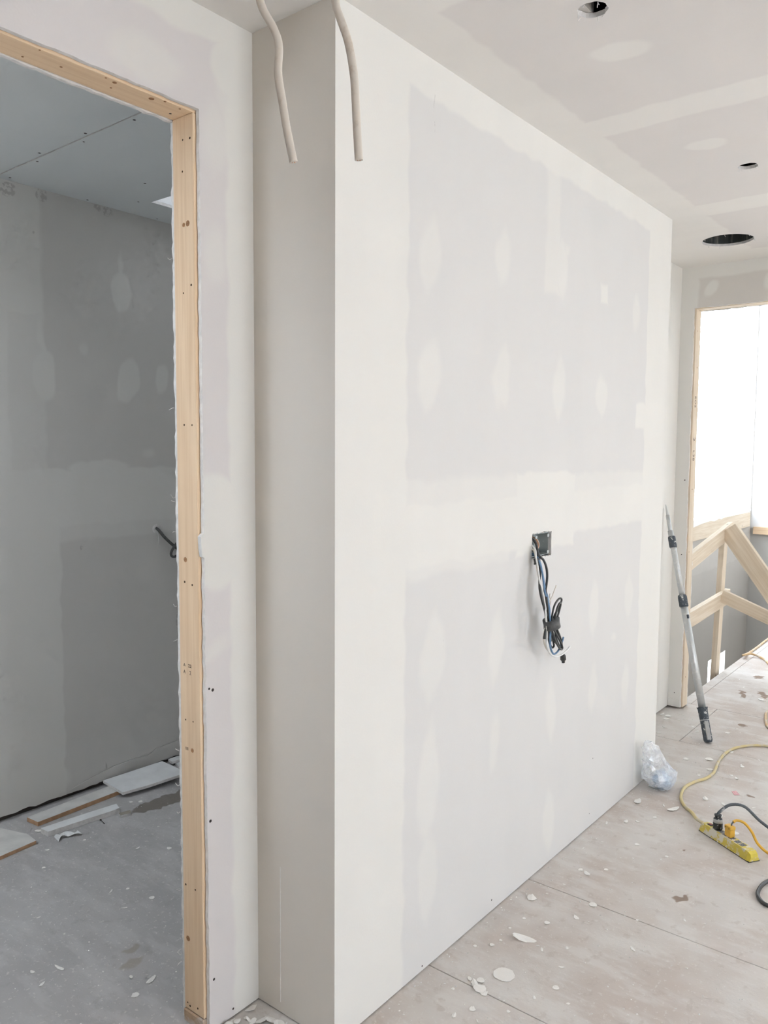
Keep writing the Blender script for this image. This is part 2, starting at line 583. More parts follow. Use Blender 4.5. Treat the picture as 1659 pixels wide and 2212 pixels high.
outer = [(-8.2, TOP), (-8.2, .004), (XD0, .004)] + [p for p in reversed(opening) if p[1] > .004] + [(XD1, .004), (.0, .004), (.0, TOP)]
wallB = slab('wall_left', outer, [], lambda u, v, w: (u, YB + w, v), .0127, [M_WB, M_GYP])
tag(wallB, 'drywall around the rough door opening', 'wall', kind='structure')
# rear sheet of the same partition, faces the small room
opening2 = (rough_line((XD1 - .003, .0), (XD1 - .003, ZH - .002), .016, .0022, 21) + rough_line((XD1 - .003, ZH - .002), (XD0, ZH - .002), .02, .0022, 22) + [(XD0, ZH), (XD0, 0)])
outer = [(-2.05, TOP), (-2.05, .004), (XD0, .004)] + [p for p in reversed(opening2) if p[1] > .004] + [(XD1 - .003, .004), (1.75, .004), (1.75, TOP)]
wallB2 = slab('wall_left_rear', outer, [], lambda u, v, w: (u, YB + .1017 + w, v), .0127, [M_WHITE, M_GYP])
tag(wallB2, 'rear drywall sheet of the door partition', 'wall', kind='structure')


def dots(parent, pts, nrm, r=.004, mat=None, name='screw'):
    """recessed drywall screws / nail heads, each a small domed disc"""
    nrm = Vector(nrm).normalized()
    for k, p in enumerate(pts):
        p = Vector(p)
        rr = r * (0.8 + .4 * ((k * 37) % 10) / 10)
        lathe(name, p - nrm * .001, p + nrm * .001, [(0, rr), (.0013, rr * .9), (.0016, rr * .35)], mat or M_SCREW, parent, 8)


dots(wallB, [(-.170, YB, .978), (-.171, YB, .609), (-.165, YB, .151), (-.097, YB, .026), (-.158, YB, .972)], (0, -1, 0), .0045)
dots(wallA, [(1.638, 0, .062), (.824, 0, .043), (.407, 0, .018), (1.66, 0, .30)], (0, -1, 0), .0032)

# --- door 1: rough opening lumber
door1 = tag(empty('door_1', ((XD0 + XD1) / 2, YB + .05, 0)), 'rough door opening framed with bare spruce studs', 'door frame', kind='structure')
Y1, Y2 = YB + .0147, YB + .0998
WX = -.1895
jamb = board('jamb_stud', (WX + .019, (Y1 + Y2) / 2, .040), (WX + .019, (Y1 + Y2) / 2, ZH), .085, .038, (0, 1, 0), M_WOOD, door1)
board('king_stud', (WX + .058, (Y1 + Y2) / 2, .040), (WX + .058, (Y1 + Y2) / 2, TOP - .02), .085, .038, (0, 1, 0), M_WOOD, door1)
board('jamb_stud', (XD0 - .019, (Y1 + Y2) / 2, .040), (XD0 - .019, (Y1 + Y2) / 2, ZH), .085, .038, (0, 1, 0), M_WOOD, door1)
header = board('header_beam', (XD0 - .04, (Y1 + Y2) / 2, ZH + .0195), (WX + .04, (Y1 + Y2) / 2, ZH + .0195), .085, .038, (0, 1, 0), M_WOOD, door1)
board('header_beam', (XD0 - .04, (Y1 + Y2) / 2, ZH + .11), (WX + .04, (Y1 + Y2) / 2, ZH + .11), .087, .14, (0, 1, 0), M_WOOD, door1)
sill = board('sill_plate', (WX - .004, (Y1 + Y2) / 2, .0195), (.0, (Y1 + Y2) / 2, .0195), .087, .037, (0, 1, 0), M_WOODD, door1, .003)
board('sill_plate', (-2.0, (Y1 + Y2) / 2, .0195), (XD0, (Y1 + Y2) / 2, .0195), .087, .037, (0, 1, 0), M_WOODD, door1, .003)
M_NAIL = plain('nail_hole', (.09, .055, .035, 1), .8)
M_KNOT = plain('knot', (.36, .20, .11, 1), .8, 0, .2, 200)
dots(jamb, [(WX, .359, 2.419), (WX, .330, 2.417), (WX, .362, 2.34), (WX, .365, 2.031), (WX, .332, 2.048), (WX, .369, 1.687),
            (WX, .336, 1.686), (WX, .376, 1.264), (WX, .344, 1.259), (WX, .380, .881), (WX, .348, .882), (WX, .390, .406), (WX, .348, .405),
            (WX, .389, .058), (WX, .378, .052), (WX, .344, .060)], (-1, 0, 0), .0031, M_NAIL, 'nail_hole')
dots(jamb, [(WX, .360, 2.205), (WX, .343, 2.206), (WX, .372, 1.325), (WX, .353, .800), (WX, .383, .25)], (-1, 0, 0), .008, M_KNOT, 'knot')
dots(header, [(-.592, .322, ZH), (-.523, .357, ZH), (-.395, .361, ZH), (-.431, .325, ZH), (-.27, .322, ZH), (-.221, .328, ZH), (-.60, .38, ZH)], (0, 0, -1), .0032, M_KNOT, 'nail_hole')
dots(header, [(-.218, .371, ZH)], (0, 0, -1), .0045, M_SCREW, 'nail_hole')
dots(header, [(-.405, .330, ZH), (-.30, .335, ZH)], (0, 0, -1), .007, M_KNOT, 'knot')

M_INK = plain('stamp_ink', (.16, .12, .10, 1), .8)


def stamp(text, loc, size, rot, parent):
    cu = bpy.data.curves.new('stamp', 'FONT')
    cu.body = text
    cu.size = size
    cu.align_x = 'CENTER'
    cu.align_y = 'CENTER'
    cu.resolution_u = 2
    cu.extrude = .0001
    tmp = bpy.data.objects.new('tmp_stamp', cu)
    COL.objects.link(tmp)
    dg = bpy.context.evaluated_depsgraph_get()
    me = bpy.data.meshes.new_from_object(tmp.evaluated_get(dg))
    bpy.data.objects.remove(tmp)
    me.materials.clear()
    me.materials.append(M_INK)
    me.name = 'stamp'
    o = bpy.data.objects.new('stamp', me)
    o.matrix_basis = Matrix.Translation(loc) @ Euler(rot).to_matrix().to_4x4()
    link(o, parent)
    return o


for txt, y, z, sz in (('\u25b2', .382, 1.034, .013), ('22', .359, 1.034, .014), ('\u25a6', .382, 1.015, .014), ('2', .357, 1.015, .016)):
    stamp(txt if ord(txt[0]) < 200 else 'A', (WX - .0004, y, z), sz, (R90, 0, -R90), jamb)
stamp('IIII', (WX - .0004, .376, .800), .012, (R90, 0, -R90), jamb)

# --- recessed wall (D) and doorway wall (E)
M_WD = wall_mat('taped_drywall_recess', 'X', 'Z', [('r', 3.1, 4, -1, 4), ('r', 2, 4, 2.6, 4)])
wallD = slab('wall_recess', rect(XA1 - .0127, XE, .012, TOP), [], lambda u, v, w: (u, YB + w, v), .0127, [M_WD, M_GYP])
tag(wallD, 'recessed drywall beyond the end of the long wall', 'wall', kind='structure')
box('light_block_sheet', (1.76, YB + .10, -.02), (XE + .1, YB + .113, TOP), M_CAVITY, wallD)  # added behind the wall, like the plate below, to block leaking sky light
box('bottom_plate', (XA1, YB + .015, 0), (XE, YB + .10, .038), M_WOODD, wallD)
ZE = 2.492
YJ, YJ2 = .222, -1.25
E_strong = [('r', .20, .5, -1, 4), ('r', -6, .5, 2.665, 4), ('e', .125, 2.60, .032, .05, 35), ('e', -.20, 2.61, .03, .05, 20)]
M_WE = wall_mat('taped_drywall_doorway', 'Y', 'Z', E_strong, [], paper=(.665, .635, .595, 1), warp=.02)
outer = [(YB, TOP), (YB, .012)] + [(YJ, .012)] + rough_line((YJ, .03), (YJ, ZE), .03, .0022, 31) + rough_line((YJ, ZE), (YJ2, ZE), .03, .0022, 32) + \
        [(YJ2, ZE), (YJ2, .012), (YBACK, .012), (YBACK, TOP)]
wallE = slab('wall_right', outer, [rect(*W_RIGHT)], lambda u, v, w: (XE + w, u, v), .0127, [M_WE, M_GYP])
tag(wallE, 'drywall around the far doorway to the stairs', 'wall', kind='structure')
dots(wallE, [(XE, .262, .10), (XE, .243, 1.448), (XE, .247, .983)], (-1, 0, 0), .004)
box('drywall_strip', (XE - .004, YJ + .002, .012), (XE, YB - .003, .062), M_WE, wallE, .001)
outer = [(YB + .1, 4.5), (YB + .1, -2.2), (YJ - .006, -2.2)] + rough_line((YJ - .006, .004), (YJ - .006, ZE - .006), .03, .003, 33) + \
        rough_line((YJ - .006, ZE - .006), (YJ2, ZE - .006), .03, .003, 34) + [(YJ2, ZE - .006), (YJ2, .004), (-1.5, .004), (-1.5, 4.5)]
wallE2 = slab('wall_right_rear', outer, [], lambda u, v, w: (XE + .1017 + w, u, v), .0127, [M_PLAIN, M_GYP])
tag(wallE2, 'stair side drywall of the far doorway', 'wall', kind='structure')
door2 = tag(empty('door_2', (XE + .05, (YJ + YJ2) / 2, 0)), 'far rough doorway framed with pale studs beside the stairs', 'door frame', kind='structure')
XM = XE + .0572
jamb2 = board('jamb_stud', (XM, YJ - .010 + .019, 0.012), (XM, YJ - .010 + .019, ZE), .087, .038, (1, 0, 0), M_WOODP, door2)
board('king_stud', (XM, YJ + .048, .012), (XM, YJ + .048, TOP - .02), .087, .037, (1, 0, 0), M_WOODP, door2)
board('jamb_stud', (XM, YJ2 - .019, .012), (XM, YJ2 - .019, ZE), .087, .038, (1, 0, 0), M_WOODP, door2)
board('header_beam', (XM, YJ + .01, ZE - .004 + .019), (XM, YJ2 - .04, ZE - .004 + .019), .087, .038, (1, 0, 0), M_WOODP, door2)
board('header_beam', (XM, YJ + .01, ZE + .11), (XM, YJ2 - .04, ZE + .11), .087, .14, (1, 0, 0), M_WOODP, door2)
for txt, z, sz in (('L38', 1.60, .045), ('2', 1.70, .05), ('EOS', 1.93, .04)):
    stamp(txt, (XE + .05, YJ - .0105, z), sz, (R90, R90, 0), jamb2)
dots(jamb2, [(XE + .04, YJ - .010, 2.36), (XE + .06, YJ - .010, 2.14), (XE + .05, YJ - .010, 1.39), (XE + .03, YJ - .010, 1.0), (XE + .06, YJ - .010, .62), (XE + .05, YJ - .010, .2)],
     (0, -1, 0), .005, M_KNOT, 'nail_hole')

# --- outer walls of the main room (behind the camera)
wl = slab('wall_far_left', rect(YBACK, YB, 0, TOP), [], lambda u, v, w: (-8.2 - w, u, v), .1, [M_UNSEEN, M_UNSEEN])
tag(wl, 'plain side wall behind the viewpoint', 'wall', kind='structure')
wbk = slab('wall_back', rect(-8.3, XE, 0, TOP), [rect(*W_BACK)], lambda u, v, w: (u, YBACK - w, v), .1, [M_UNSEEN, M_UNSEEN])
tag(wbk, 'back wall with the large window that lights the room', 'wall', kind='structure')
win = tag(empty('window_1', ((W_BACK[0] + W_BACK[1]) / 2, YBACK - .05, W_BACK[2])), 'large window behind the viewpoint', 'window', kind='structure')
M_VINYL = plain('white_vinyl', (.8, .8, .8, 1), .4, 0, .02)
for a, b in (((W_BACK[0], W_BACK[2]), (W_BACK[1], W_BACK[2] + .05)), ((W_BACK[0], W_BACK[3] - .05), (W_BACK[1], W_BACK[3])),
             ((W_BACK[0], W_BACK[2] + .05), (W_BACK[0] + .05, W_BACK[3] - .05)), ((W_BACK[1] - .05, W_BACK[2] + .05), (W_BACK[1], W_BACK[3] - .05)),
             ((-.08, W_BACK[2] + .05), (-.02, W_BACK[3] - .05))):
    box('window_frame', (a[0], YBACK - .08, a[1]), (b[0], YBACK - .04, b[1]), M_VINYL, win)

# --- main ceiling with three cut holes
C_strong = [('r', -4, 4, -.155, .5), ('r', 1.10, 1.255, -6, .5), ('r', 2.27, 2.46, -6, .5), ('r', 3.24, 4, -6, .5), ('r', -4, .22, -.3, .5),
            ('e', .70, -.44, .05, .085, 20), ('e', 1.546, -.42, .05, .07, 10), ('e', 2.75, -.02, .2, .14, 0)]
M_CEIL = wall_mat('taped_drywall_ceiling', 'X', 'Y', C_strong, [], paper=(.695, .668, .648, 1), mud=(.755, .735, .705, 1), warp=.03)
P1, P2, P3, P4 = (.456, -.467), (1.876, -.480), (2.978, -.102), (-.56, -.39)
R1, R2, R3 = .038, .036, .127
ceil = slab('ceiling', rect(-8.2, XE + .004, YBACK, YB + .004),
            [circle(P1[0], P1[1], R1, R1, 28, .05, 3), circle(P2[0], P2[1], R2, R2, 26, .05, 4), circle(P3[0], P3[1], R3, R3, 40, .012, 5), circle(-.548, -.418, .055, .10, 20, .04, 6)],
            lambda u, v, w: (u, v, H + w), .0127, [M_CEIL, M_GYP])
tag(ceil, 'taped drywall ceiling with three round cut-outs', 'ceiling', kind='structure')


def can(name, c, r, h, mat, z0=H + .014):
    v, f = [], []
    n = 28
    for z in (z0, z0 + h):
        for k in range(n):
            a = 2 * math.pi * k / n
            v.append((c[0] + r * math.cos(a), c[1] + r * math.sin(a), z))
    for k in range(n):
        f.append((k, (k + 1) % n, n + (k + 1) % n, n + k))
    f.append(tuple(range(n, 2 * n)))
    return obj(name, v, f, mat, ceil, smooth=False)


nt = NT('galvanised_duct')
co = nt.coord()
m = nt.ramp(nt.noise(nt.vec('MULTIPLY', co, (1, 1, .1)), 40, 4, .7), .5, .7)
nt.base(nt.mix(m, (.055, .062, .058, 1), (.20, .19, .165, 1)), .55, .4)
M_DUCT = nt.m
can('light_hole_liner', P1, R1 + .05, .12, M_DARK)
can('light_hole_liner', P2, R2 + .05, .12, M_DARK)
can('duct_boot', P3, R3 + .004, .25, M_DUCT)
can('light_hole_liner', (-.548, -.418), .14, .12, M_DARK)
M_JOIST = plain('pale_joist', (.55, .53, .50, 1), .8)
box('joist', (P1[0] - .028, P1[1] + .018, H + .014), (P1[0] + .045, P1[1] + .075, H + .10), M_JOIST, ceil)
# ragged paper burrs at the cut edges
r3 = random.Random(5)
for (c, r, n) in ((P1, R1, 9), (P2, R2, 6), (P3, R3, 10)):
    for k in range(n):
        a = r3.uniform(0, 6.28)
        p = Vector((c[0] + r * math.cos(a), c[1] + r * math.sin(a), H - .001))
        q = p + Vector((r3.uniform(-.006, .006), r3.uniform(-.006, .006), -r3.uniform(.003, .011)))
        tube('paper_burr', [p, (p + q) / 2 + Vector((.001, .001, 0)), q], .0010, M_GYP, ceil, 2, 5)

roof = slab('ceiling_roof_block', rect(-8.3, XE + .11, YBACK - .1, 2.15), [rect(.70, 1.25, 1.2, 1.79), rect(*W_ADDED_WELL)], lambda u, v, w: (u, v, TOP + w), .05, [M_CAVITY, M_CAVITY])  # unseen slab added to stop sky light leaking in from above
tag(roof, 'unseen roof slab added above the ceilings to block sky light', 'roof', kind='structure')

# --- small room behind the door wall
F_strong = [('r', -3, .150, -1, 4), ('r', -3, 2, 1.27, 1.53), ('e', .60, 1.53, .12, .035, 0), ('e', .47, 1.535, .06, .025, 0), ('r', -3, .36, -1, 1.3),
            ('e', .705, 2.36, .055, .09, 0), ('e', .31, 1.94, .055, .11, 0), ('e', .73, 1.95, .06, .11, -12), ('e', .92, 1.97, .035, .07, -12), ('e', .30, 2.10, .012, .09, 8), ('e', .70, 2.47, .012, .07, 0), ('r', .135, .30, 2.2, 4)]
F_thin = [('r', .14, .31, -1, 4), ('e', .84, 1.60, .03, .02, 0), ('e', .5, 2.08, .025, .03, 0), ('e', .25, .10, .13, .08, 0), ('r', -3, 3, 1.2, 1.28)]
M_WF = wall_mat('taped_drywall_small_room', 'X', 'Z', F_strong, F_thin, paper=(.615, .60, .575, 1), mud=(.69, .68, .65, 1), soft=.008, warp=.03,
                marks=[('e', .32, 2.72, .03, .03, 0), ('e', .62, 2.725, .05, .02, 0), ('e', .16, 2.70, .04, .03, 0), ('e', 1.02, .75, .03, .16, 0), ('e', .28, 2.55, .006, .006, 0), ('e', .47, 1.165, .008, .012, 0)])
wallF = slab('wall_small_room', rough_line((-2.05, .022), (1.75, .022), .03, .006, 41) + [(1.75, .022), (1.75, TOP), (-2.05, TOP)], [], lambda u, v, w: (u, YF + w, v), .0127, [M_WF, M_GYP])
tag(wallF, 'dim grey drywall seen through the rough door opening', 'wall', kind='structure')
box('wall_backing', (-2.05, YF + .02, -.02), (1.75, YF + .1, TOP), M_CAVITY, wallF)
slab('torn_paper_strip', rough_line((.30, .026), (1.7, .024), .04, .002, 42) + [(1.7, .10)] + [(1.6, .115), (1.42, .105), (1.20, .110), (1.0, .100), (.86, .098), (.80, .075), (.72, .082), (.60, .080), (.48, .060), (.40, .045)],
     [], lambda u, v, w: (u, YF - .004 - w * .3, v), .008, [M_WF, M_GYP], wallF)
for nm, a, b, hole in (('wall_small_room_side', .4, 2.0, [rect(*W_ADDED_SIDE)]),):
    w_ = slab(nm, rect(.404, 2.1, 0, TOP), hole, lambda u, v, w: (-2.05 + .03 - w, u, v), .1, [M_WHITE, M_WHITE])
    tag(w_, 'side wall of the small room, outside the view', 'wall', kind='structure')
w_ = slab('wall_small_room_end', rect(.404, 2.1, 0, TOP), [], lambda u, v, w: (1.70 + w, u, v), .05, [M_WHITE, M_WHITE])
tag(w_, 'far end wall of the small room', 'wall', kind='structure')
M_C2 = wall_mat('bare_drywall_ceiling', 'X', 'Y', [], [], paper=(.70, .73, .735, 1))
ceil2 = tag(empty('ceiling_small_room', (.1, 1.2, H)), 'bare unfinished drywall ceiling of the small room', 'ceiling', kind='structure')
to_c = lambda u, v, w: (u, v, H + w)
slab('ceiling_sheet', rect(-2.02, .112, .417, YF - .001), [rect(*W_ADDED_WELL)], to_c, .0127, [M_C2, M_GYP], ceil2)
slab('ceiling_sheet', rect(.119, 1.70, .417, YF - .001), [rect(.717, 1.20, 1.25, 1.774)], to_c, .0127, [M_C2, M_GYP], ceil2)
dots(ceil2, [(-.25, .951, H), (.137, 1.046, H), (.178, .955, H), (.137, 1.361, H), (.098, 1.285, H), (.135, 1.69, H), (.095, 1.597, H), (.546, 1.575, H),
             (.521, 1.975, H), (.678, 1.816, H), (.892, 1.975, H), (.161, 1.96, H)], (0, 0, -1), .0055)
zt = TOP + .75
for a, b in (((.70, 1.234, H + .014), (.716, 1.79, TOP + .06)), ((1.20, 1.234, H + .014), (1.216, 1.79, zt)),
             ((.716, 1.234, H + .014), (1.20, 1.25, zt)), ((.716, 1.776, H + .014), (1.20, 1.79, zt)), ((.70, 1.234, zt), (1.216, 1.79, zt + .02))):
    box('skylight_lining', a, b, M_VINYL, ceil2)
sx0, sx1, sy0, sy1 = W_ADDED_WELL
for a, b in (((sx0 - .016, sy0 - .016, H + .014), (sx0, sy1 + .016, ZCL0)), ((sx1, sy0 - .016, H + .014), (sx1 + .016, sy1 + .016, ZCL1)),
             ((sx0, sy0 - .016, H + .014), (sx1, sy0, ZCL1)), ((sx0, sy1, H + .014), (sx1, sy1 + .016, ZCL1)),
             ((sx0 - .016, sy0 - .016, ZCL1), (sx1 + .016, sy1 + .016, ZCL1 + .03))):
    box('added_well_lining', a, b, M_VINYL, ceil2)  # shaft of the added light well, out of view

# --- stairwell beyond the far doorway
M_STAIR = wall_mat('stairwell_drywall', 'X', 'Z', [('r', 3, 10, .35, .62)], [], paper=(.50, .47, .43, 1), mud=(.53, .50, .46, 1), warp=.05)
M_STAIR2 = wall_mat('stairwell_end_drywall', 'Y', 'Z', [('r', -4, 2, .69, 5)], [], paper=(.52, .505, .48, 1), mud=(.84, .85, .86, 1))
ws = slab('wall_stair_back', rect(3.607, 9.1, -2.2, 4.5), [rect(4.9, 8.98, .90, 3.6), rect(7.45, 8.10, -1.7, -.68)], lambda u, v, w: (u, 1.2 + w, v), .12, [M_STAIR, M_STAIR])
tag(ws, 'grey stairwell wall with a bright window opening above and a low one below', 'wall', kind='structure')
ws2 = slab('wall_stair_end', rect(-1.5, 1.2, -2.2, 4.5), [], lambda u, v, w: (9.0 + w, u, v), .12, [M_STAIR2, M_STAIR2])
tag(ws2, 'pale end wall of the stairwell', 'wall', kind='structure')
ws3 = slab('wall_stair_side', rect(3.607, 9.1, -.3, 4.5), [], lambda u, v, w: (u, -1.5 - w, v), .1, [M_PLAIN, M_PLAIN])
tag(ws3, 'side wall of the stair room outside the view', 'wall', kind='structure')
ws4 = slab('ceiling_stair', rect(3.5, 9.1, -1.6, 1.3), [], lambda u, v, w: (u, v, 4.45 + w), .1, [M_PLAIN, M_PLAIN])
tag(ws4, 'high ceiling over the stairs', 'ceiling', kind='structure')
ws5 = slab('wall_stair_near', rect(.402, 1.2, -2.2, 4.5), [], lambda u, v, w: (XE + .1017 + w, u, v), .0127, [M_STAIR2, M_STAIR2])
tag(ws5, 'near end wall of the stairwell hidden by the doorway', 'wall', kind='structure')
ws6 = slab('wall_stair_under', rect(3.55, 9.1, -2.2, -.03), [], lambda u, v, w: (u, .25 + w, v), .015, [M_STAIR, M_STAIR])
tag(ws6, 'stairwell wall under the floor edge', 'wall', kind='structure')
fl2 = box('floor_lower_landing', (3.5, .2, -2.25), (9.1, 1.25, -2.15), M_FLOOR)
tag(fl2, 'floor of the lower stair landing', 'floor', kind='structure')
w2 = tag(empty('window_2', (6.4, 1.19, .72)), 'rough window sill lumber over the stairwell, torn white wrap on top', 'window', kind='structure')
board('sill_beam', (3.7, 1.179, .81), (8.80, 1.179, .81), .178, .038, (0, 0, 1), M_WOODP, w2)
M_WRAP = plain('white_wrap', (.85, .86, .86, 1), .6, 0, .02)
wr = [(3.7, .90), (7.55, .90)]
slab('torn_wrap', [(3.7, .925), (3.7, .86)] + [(6.6, .862), (6.9, .882), (7.2, .893), (7.35, .880), (7.5, .897), (7.6, .885), (7.7, .90), (8.3, .905), (8.82, .910), (8.82, .93)],
     [], lambda u, v, w: (u, 1.1595 - w * .2, v), .004, [M_WRAP, M_WRAP], w2)
board('end_sill', (8.975, -1.45, .66), (8.975, 1.16, .66), .09, .038, (0, 0, 1), M_WOOD, w2)

# ------------------------------------------------------------------ things: stair guard
guard = tag(empty('stair_guard', (4.6, .30, 0)), 'temporary stair guard rail of pale lumber with post and diagonal brace', 'guard rail')
board('post', (4.54, .322, -.28), (4.655, .318, 1.035), .089, .038, (1, 0, 0), M_WOODP, guard)
board('top_rail', (3.64, .283, .885), (4.70, .283, 1.055), .105, .038, (0, 0, 1), M_WOODP, guard)
board('middle_rail', (3.64, .283, .512), (4.68, .283, .553), .105, .038, (0, 0, 1), M_WOODP, guard)
board('brace', (4.49, .245, 1.075), (4.47, -.53, .012), .135, .038, (0, .5, 1), M_WOODP, guard)
board('brace_packer', (4.535, .215, 0.995), (4.515, -.50, .020), .065, .036, (0, .5, 1), M_WOODP, guard)
board('tie_rail', (4.455, .262, .588), (4.445, -.235, .405), .09, .036, (0, .3, 1), M_WOODP, guard)

# ------------------------------------------------------------------ things: hanging ceiling cables
M_NM = dusty('white_cable_jacket', (.66, .605, .53, 1), (.56, .49, .41, 1), .52, .7, 30, .45)
M_COPPER = plain('copper', (.62, .33, .20, 1), .35, 1.0)


def cable(pts, label):
    e = tag(empty('hanging_cable', pts[0]), label, 'cable', 'cut cables hanging from the ceiling')
    tube('jacket', pts, .0068, M_NM, e, 8, 12, .62, (.62, -.78, 0))
    p, q = Vector(pts[-1]), Vector(pts[-2])
    dn = (p - q).normalized()
    for s in (-.002, .002):
        a = p + Vector((.62, -.78, 0)) * s - dn * .004
        tube('copper_core', [a, a + dn * .004, a + dn * .0052], .0008, M_COPPER, e, 2, 6)
    return e


cable([(-.600, -.352, 2.80), (-.597, -.355, 2.60), (-.592, -.360, 2.44), (-.588, -.366, 2.355), (-.577, -.385, 2.31), (-.573, -.394, 2.28), (-.576, -.395, 2.235), (-.574, -.403, 2.189), (-.572, -.411, 2.144), (-.569, -.423, 2.091)],
      'twisted white flat cable hanging in front of the shaded narrow wall')
cable([(-.522, -.452, 2.80), (-.519, -.455, 2.60), (-.513, -.459, 2.44), (-.511, -.462, 2.356), (-.508, -.470, 2.326), (-.502, -.482, 2.288), (-.499, -.492, 2.235), (-.5, -.497, 2.19), (-.501, -.501, 2.145), (-.502, -.506, 2.095)],
      'white flat cable hanging over the edge of the long bright wall')

# ------------------------------------------------------------------ things: device box and cable bundle
M_GALV = dusty('galvanised_box', (.42, .45, .44, 1), (.72, .72, .70, 1), .60, .75, 60, .45, .25)
M_BLK = plain('black_jacket', (.042, .042, .040, 1), .38, 0, .2, 80)
M_GRY = plain('grey_tape', (.085, .085, .083, 1), .55, 0, .2, 80)
M_BLUE = plain('blue_jacket', (.13, .24, .385, 1), .42, 0, .15, 60)
M_CREAM = plain('cream_jacket', (.70, .65, .57, 1), .45, 0, .06, 60)
M_WHT = plain('white_jacket', (.80, .79, .76, 1), .42, 0, .03, 60)
ebox = tag(empty('electrical_box', ((HX0 + HX1) / 2, .03, HZ0)), 'open metal electrical box set in the long wall above the cables', 'electrical box')
bx0, bx1, bz0, bz1 = HX0 + .004, HX1 - .006, HZ0 + .004, HZ1 - .004
box('back_plate', (bx0, .062, bz0), (bx1, .064, bz1), M_GALV, ebox)
for a, b in (((bx0, .010, bz0), (bx0 + .002, .062, bz1)), ((bx1 - .002, .010, bz0), (bx1, .062, bz1)), ((bx0 + .002, .010, bz0), (bx1 - .002, .062, bz0 + .002)), ((bx0 + .002, .010, bz1 - .002), (bx1 - .002, .062, bz1))):
    box('side_plate', a, b, M_GALV, ebox)
for xx in (bx0 + .055, bx0 + .105):
    box('rib', (xx, .050, bz0 + .003), (xx + .005, .0615, bz1 - .003), M_GALV, ebox, .001)
for k, (xx, zz) in enumerate(((bx0 + .03, bz1 - .012), (bx0 + .125, bz1 - .012), (bx0 + .125, bz0 + .010))):
    box('mounting_ear', (xx, .004, zz - .005), (xx + .014, .006, zz + .006), M_GALV, ebox, .0008)
for k, dx in enumerate((0, .006, .011)):
    x0 = bx0 + .052 + dx
    tube('copper_wire', [(x0, .055, bz1 - .010), (x0 + .008, .025, bz1 - .018), (x0 + .011, .012, bz0 + .045), (x0 + .004, .012, bz0 + .028), (x0 - .012, .02, bz0 + .022), (x0 - .02, .04, bz0 + .03)], .0013, M_COPPER if k < 2 else M_CREAM, ebox, 5, 6)
r3 = random.Random(12)
for k in range(16):
    sx = HX0 + r3.uniform(0, HX1 - HX0)
    zz = HZ1 if k % 2 else HZ0
    lathe('compound_crumb', (sx, .001, zz), (sx, -.004, zz), [(0, r3.uniform(.002, .005)), (.003, .0015), (.004, .0004)], M_MUDCHIP, ebox, 6)

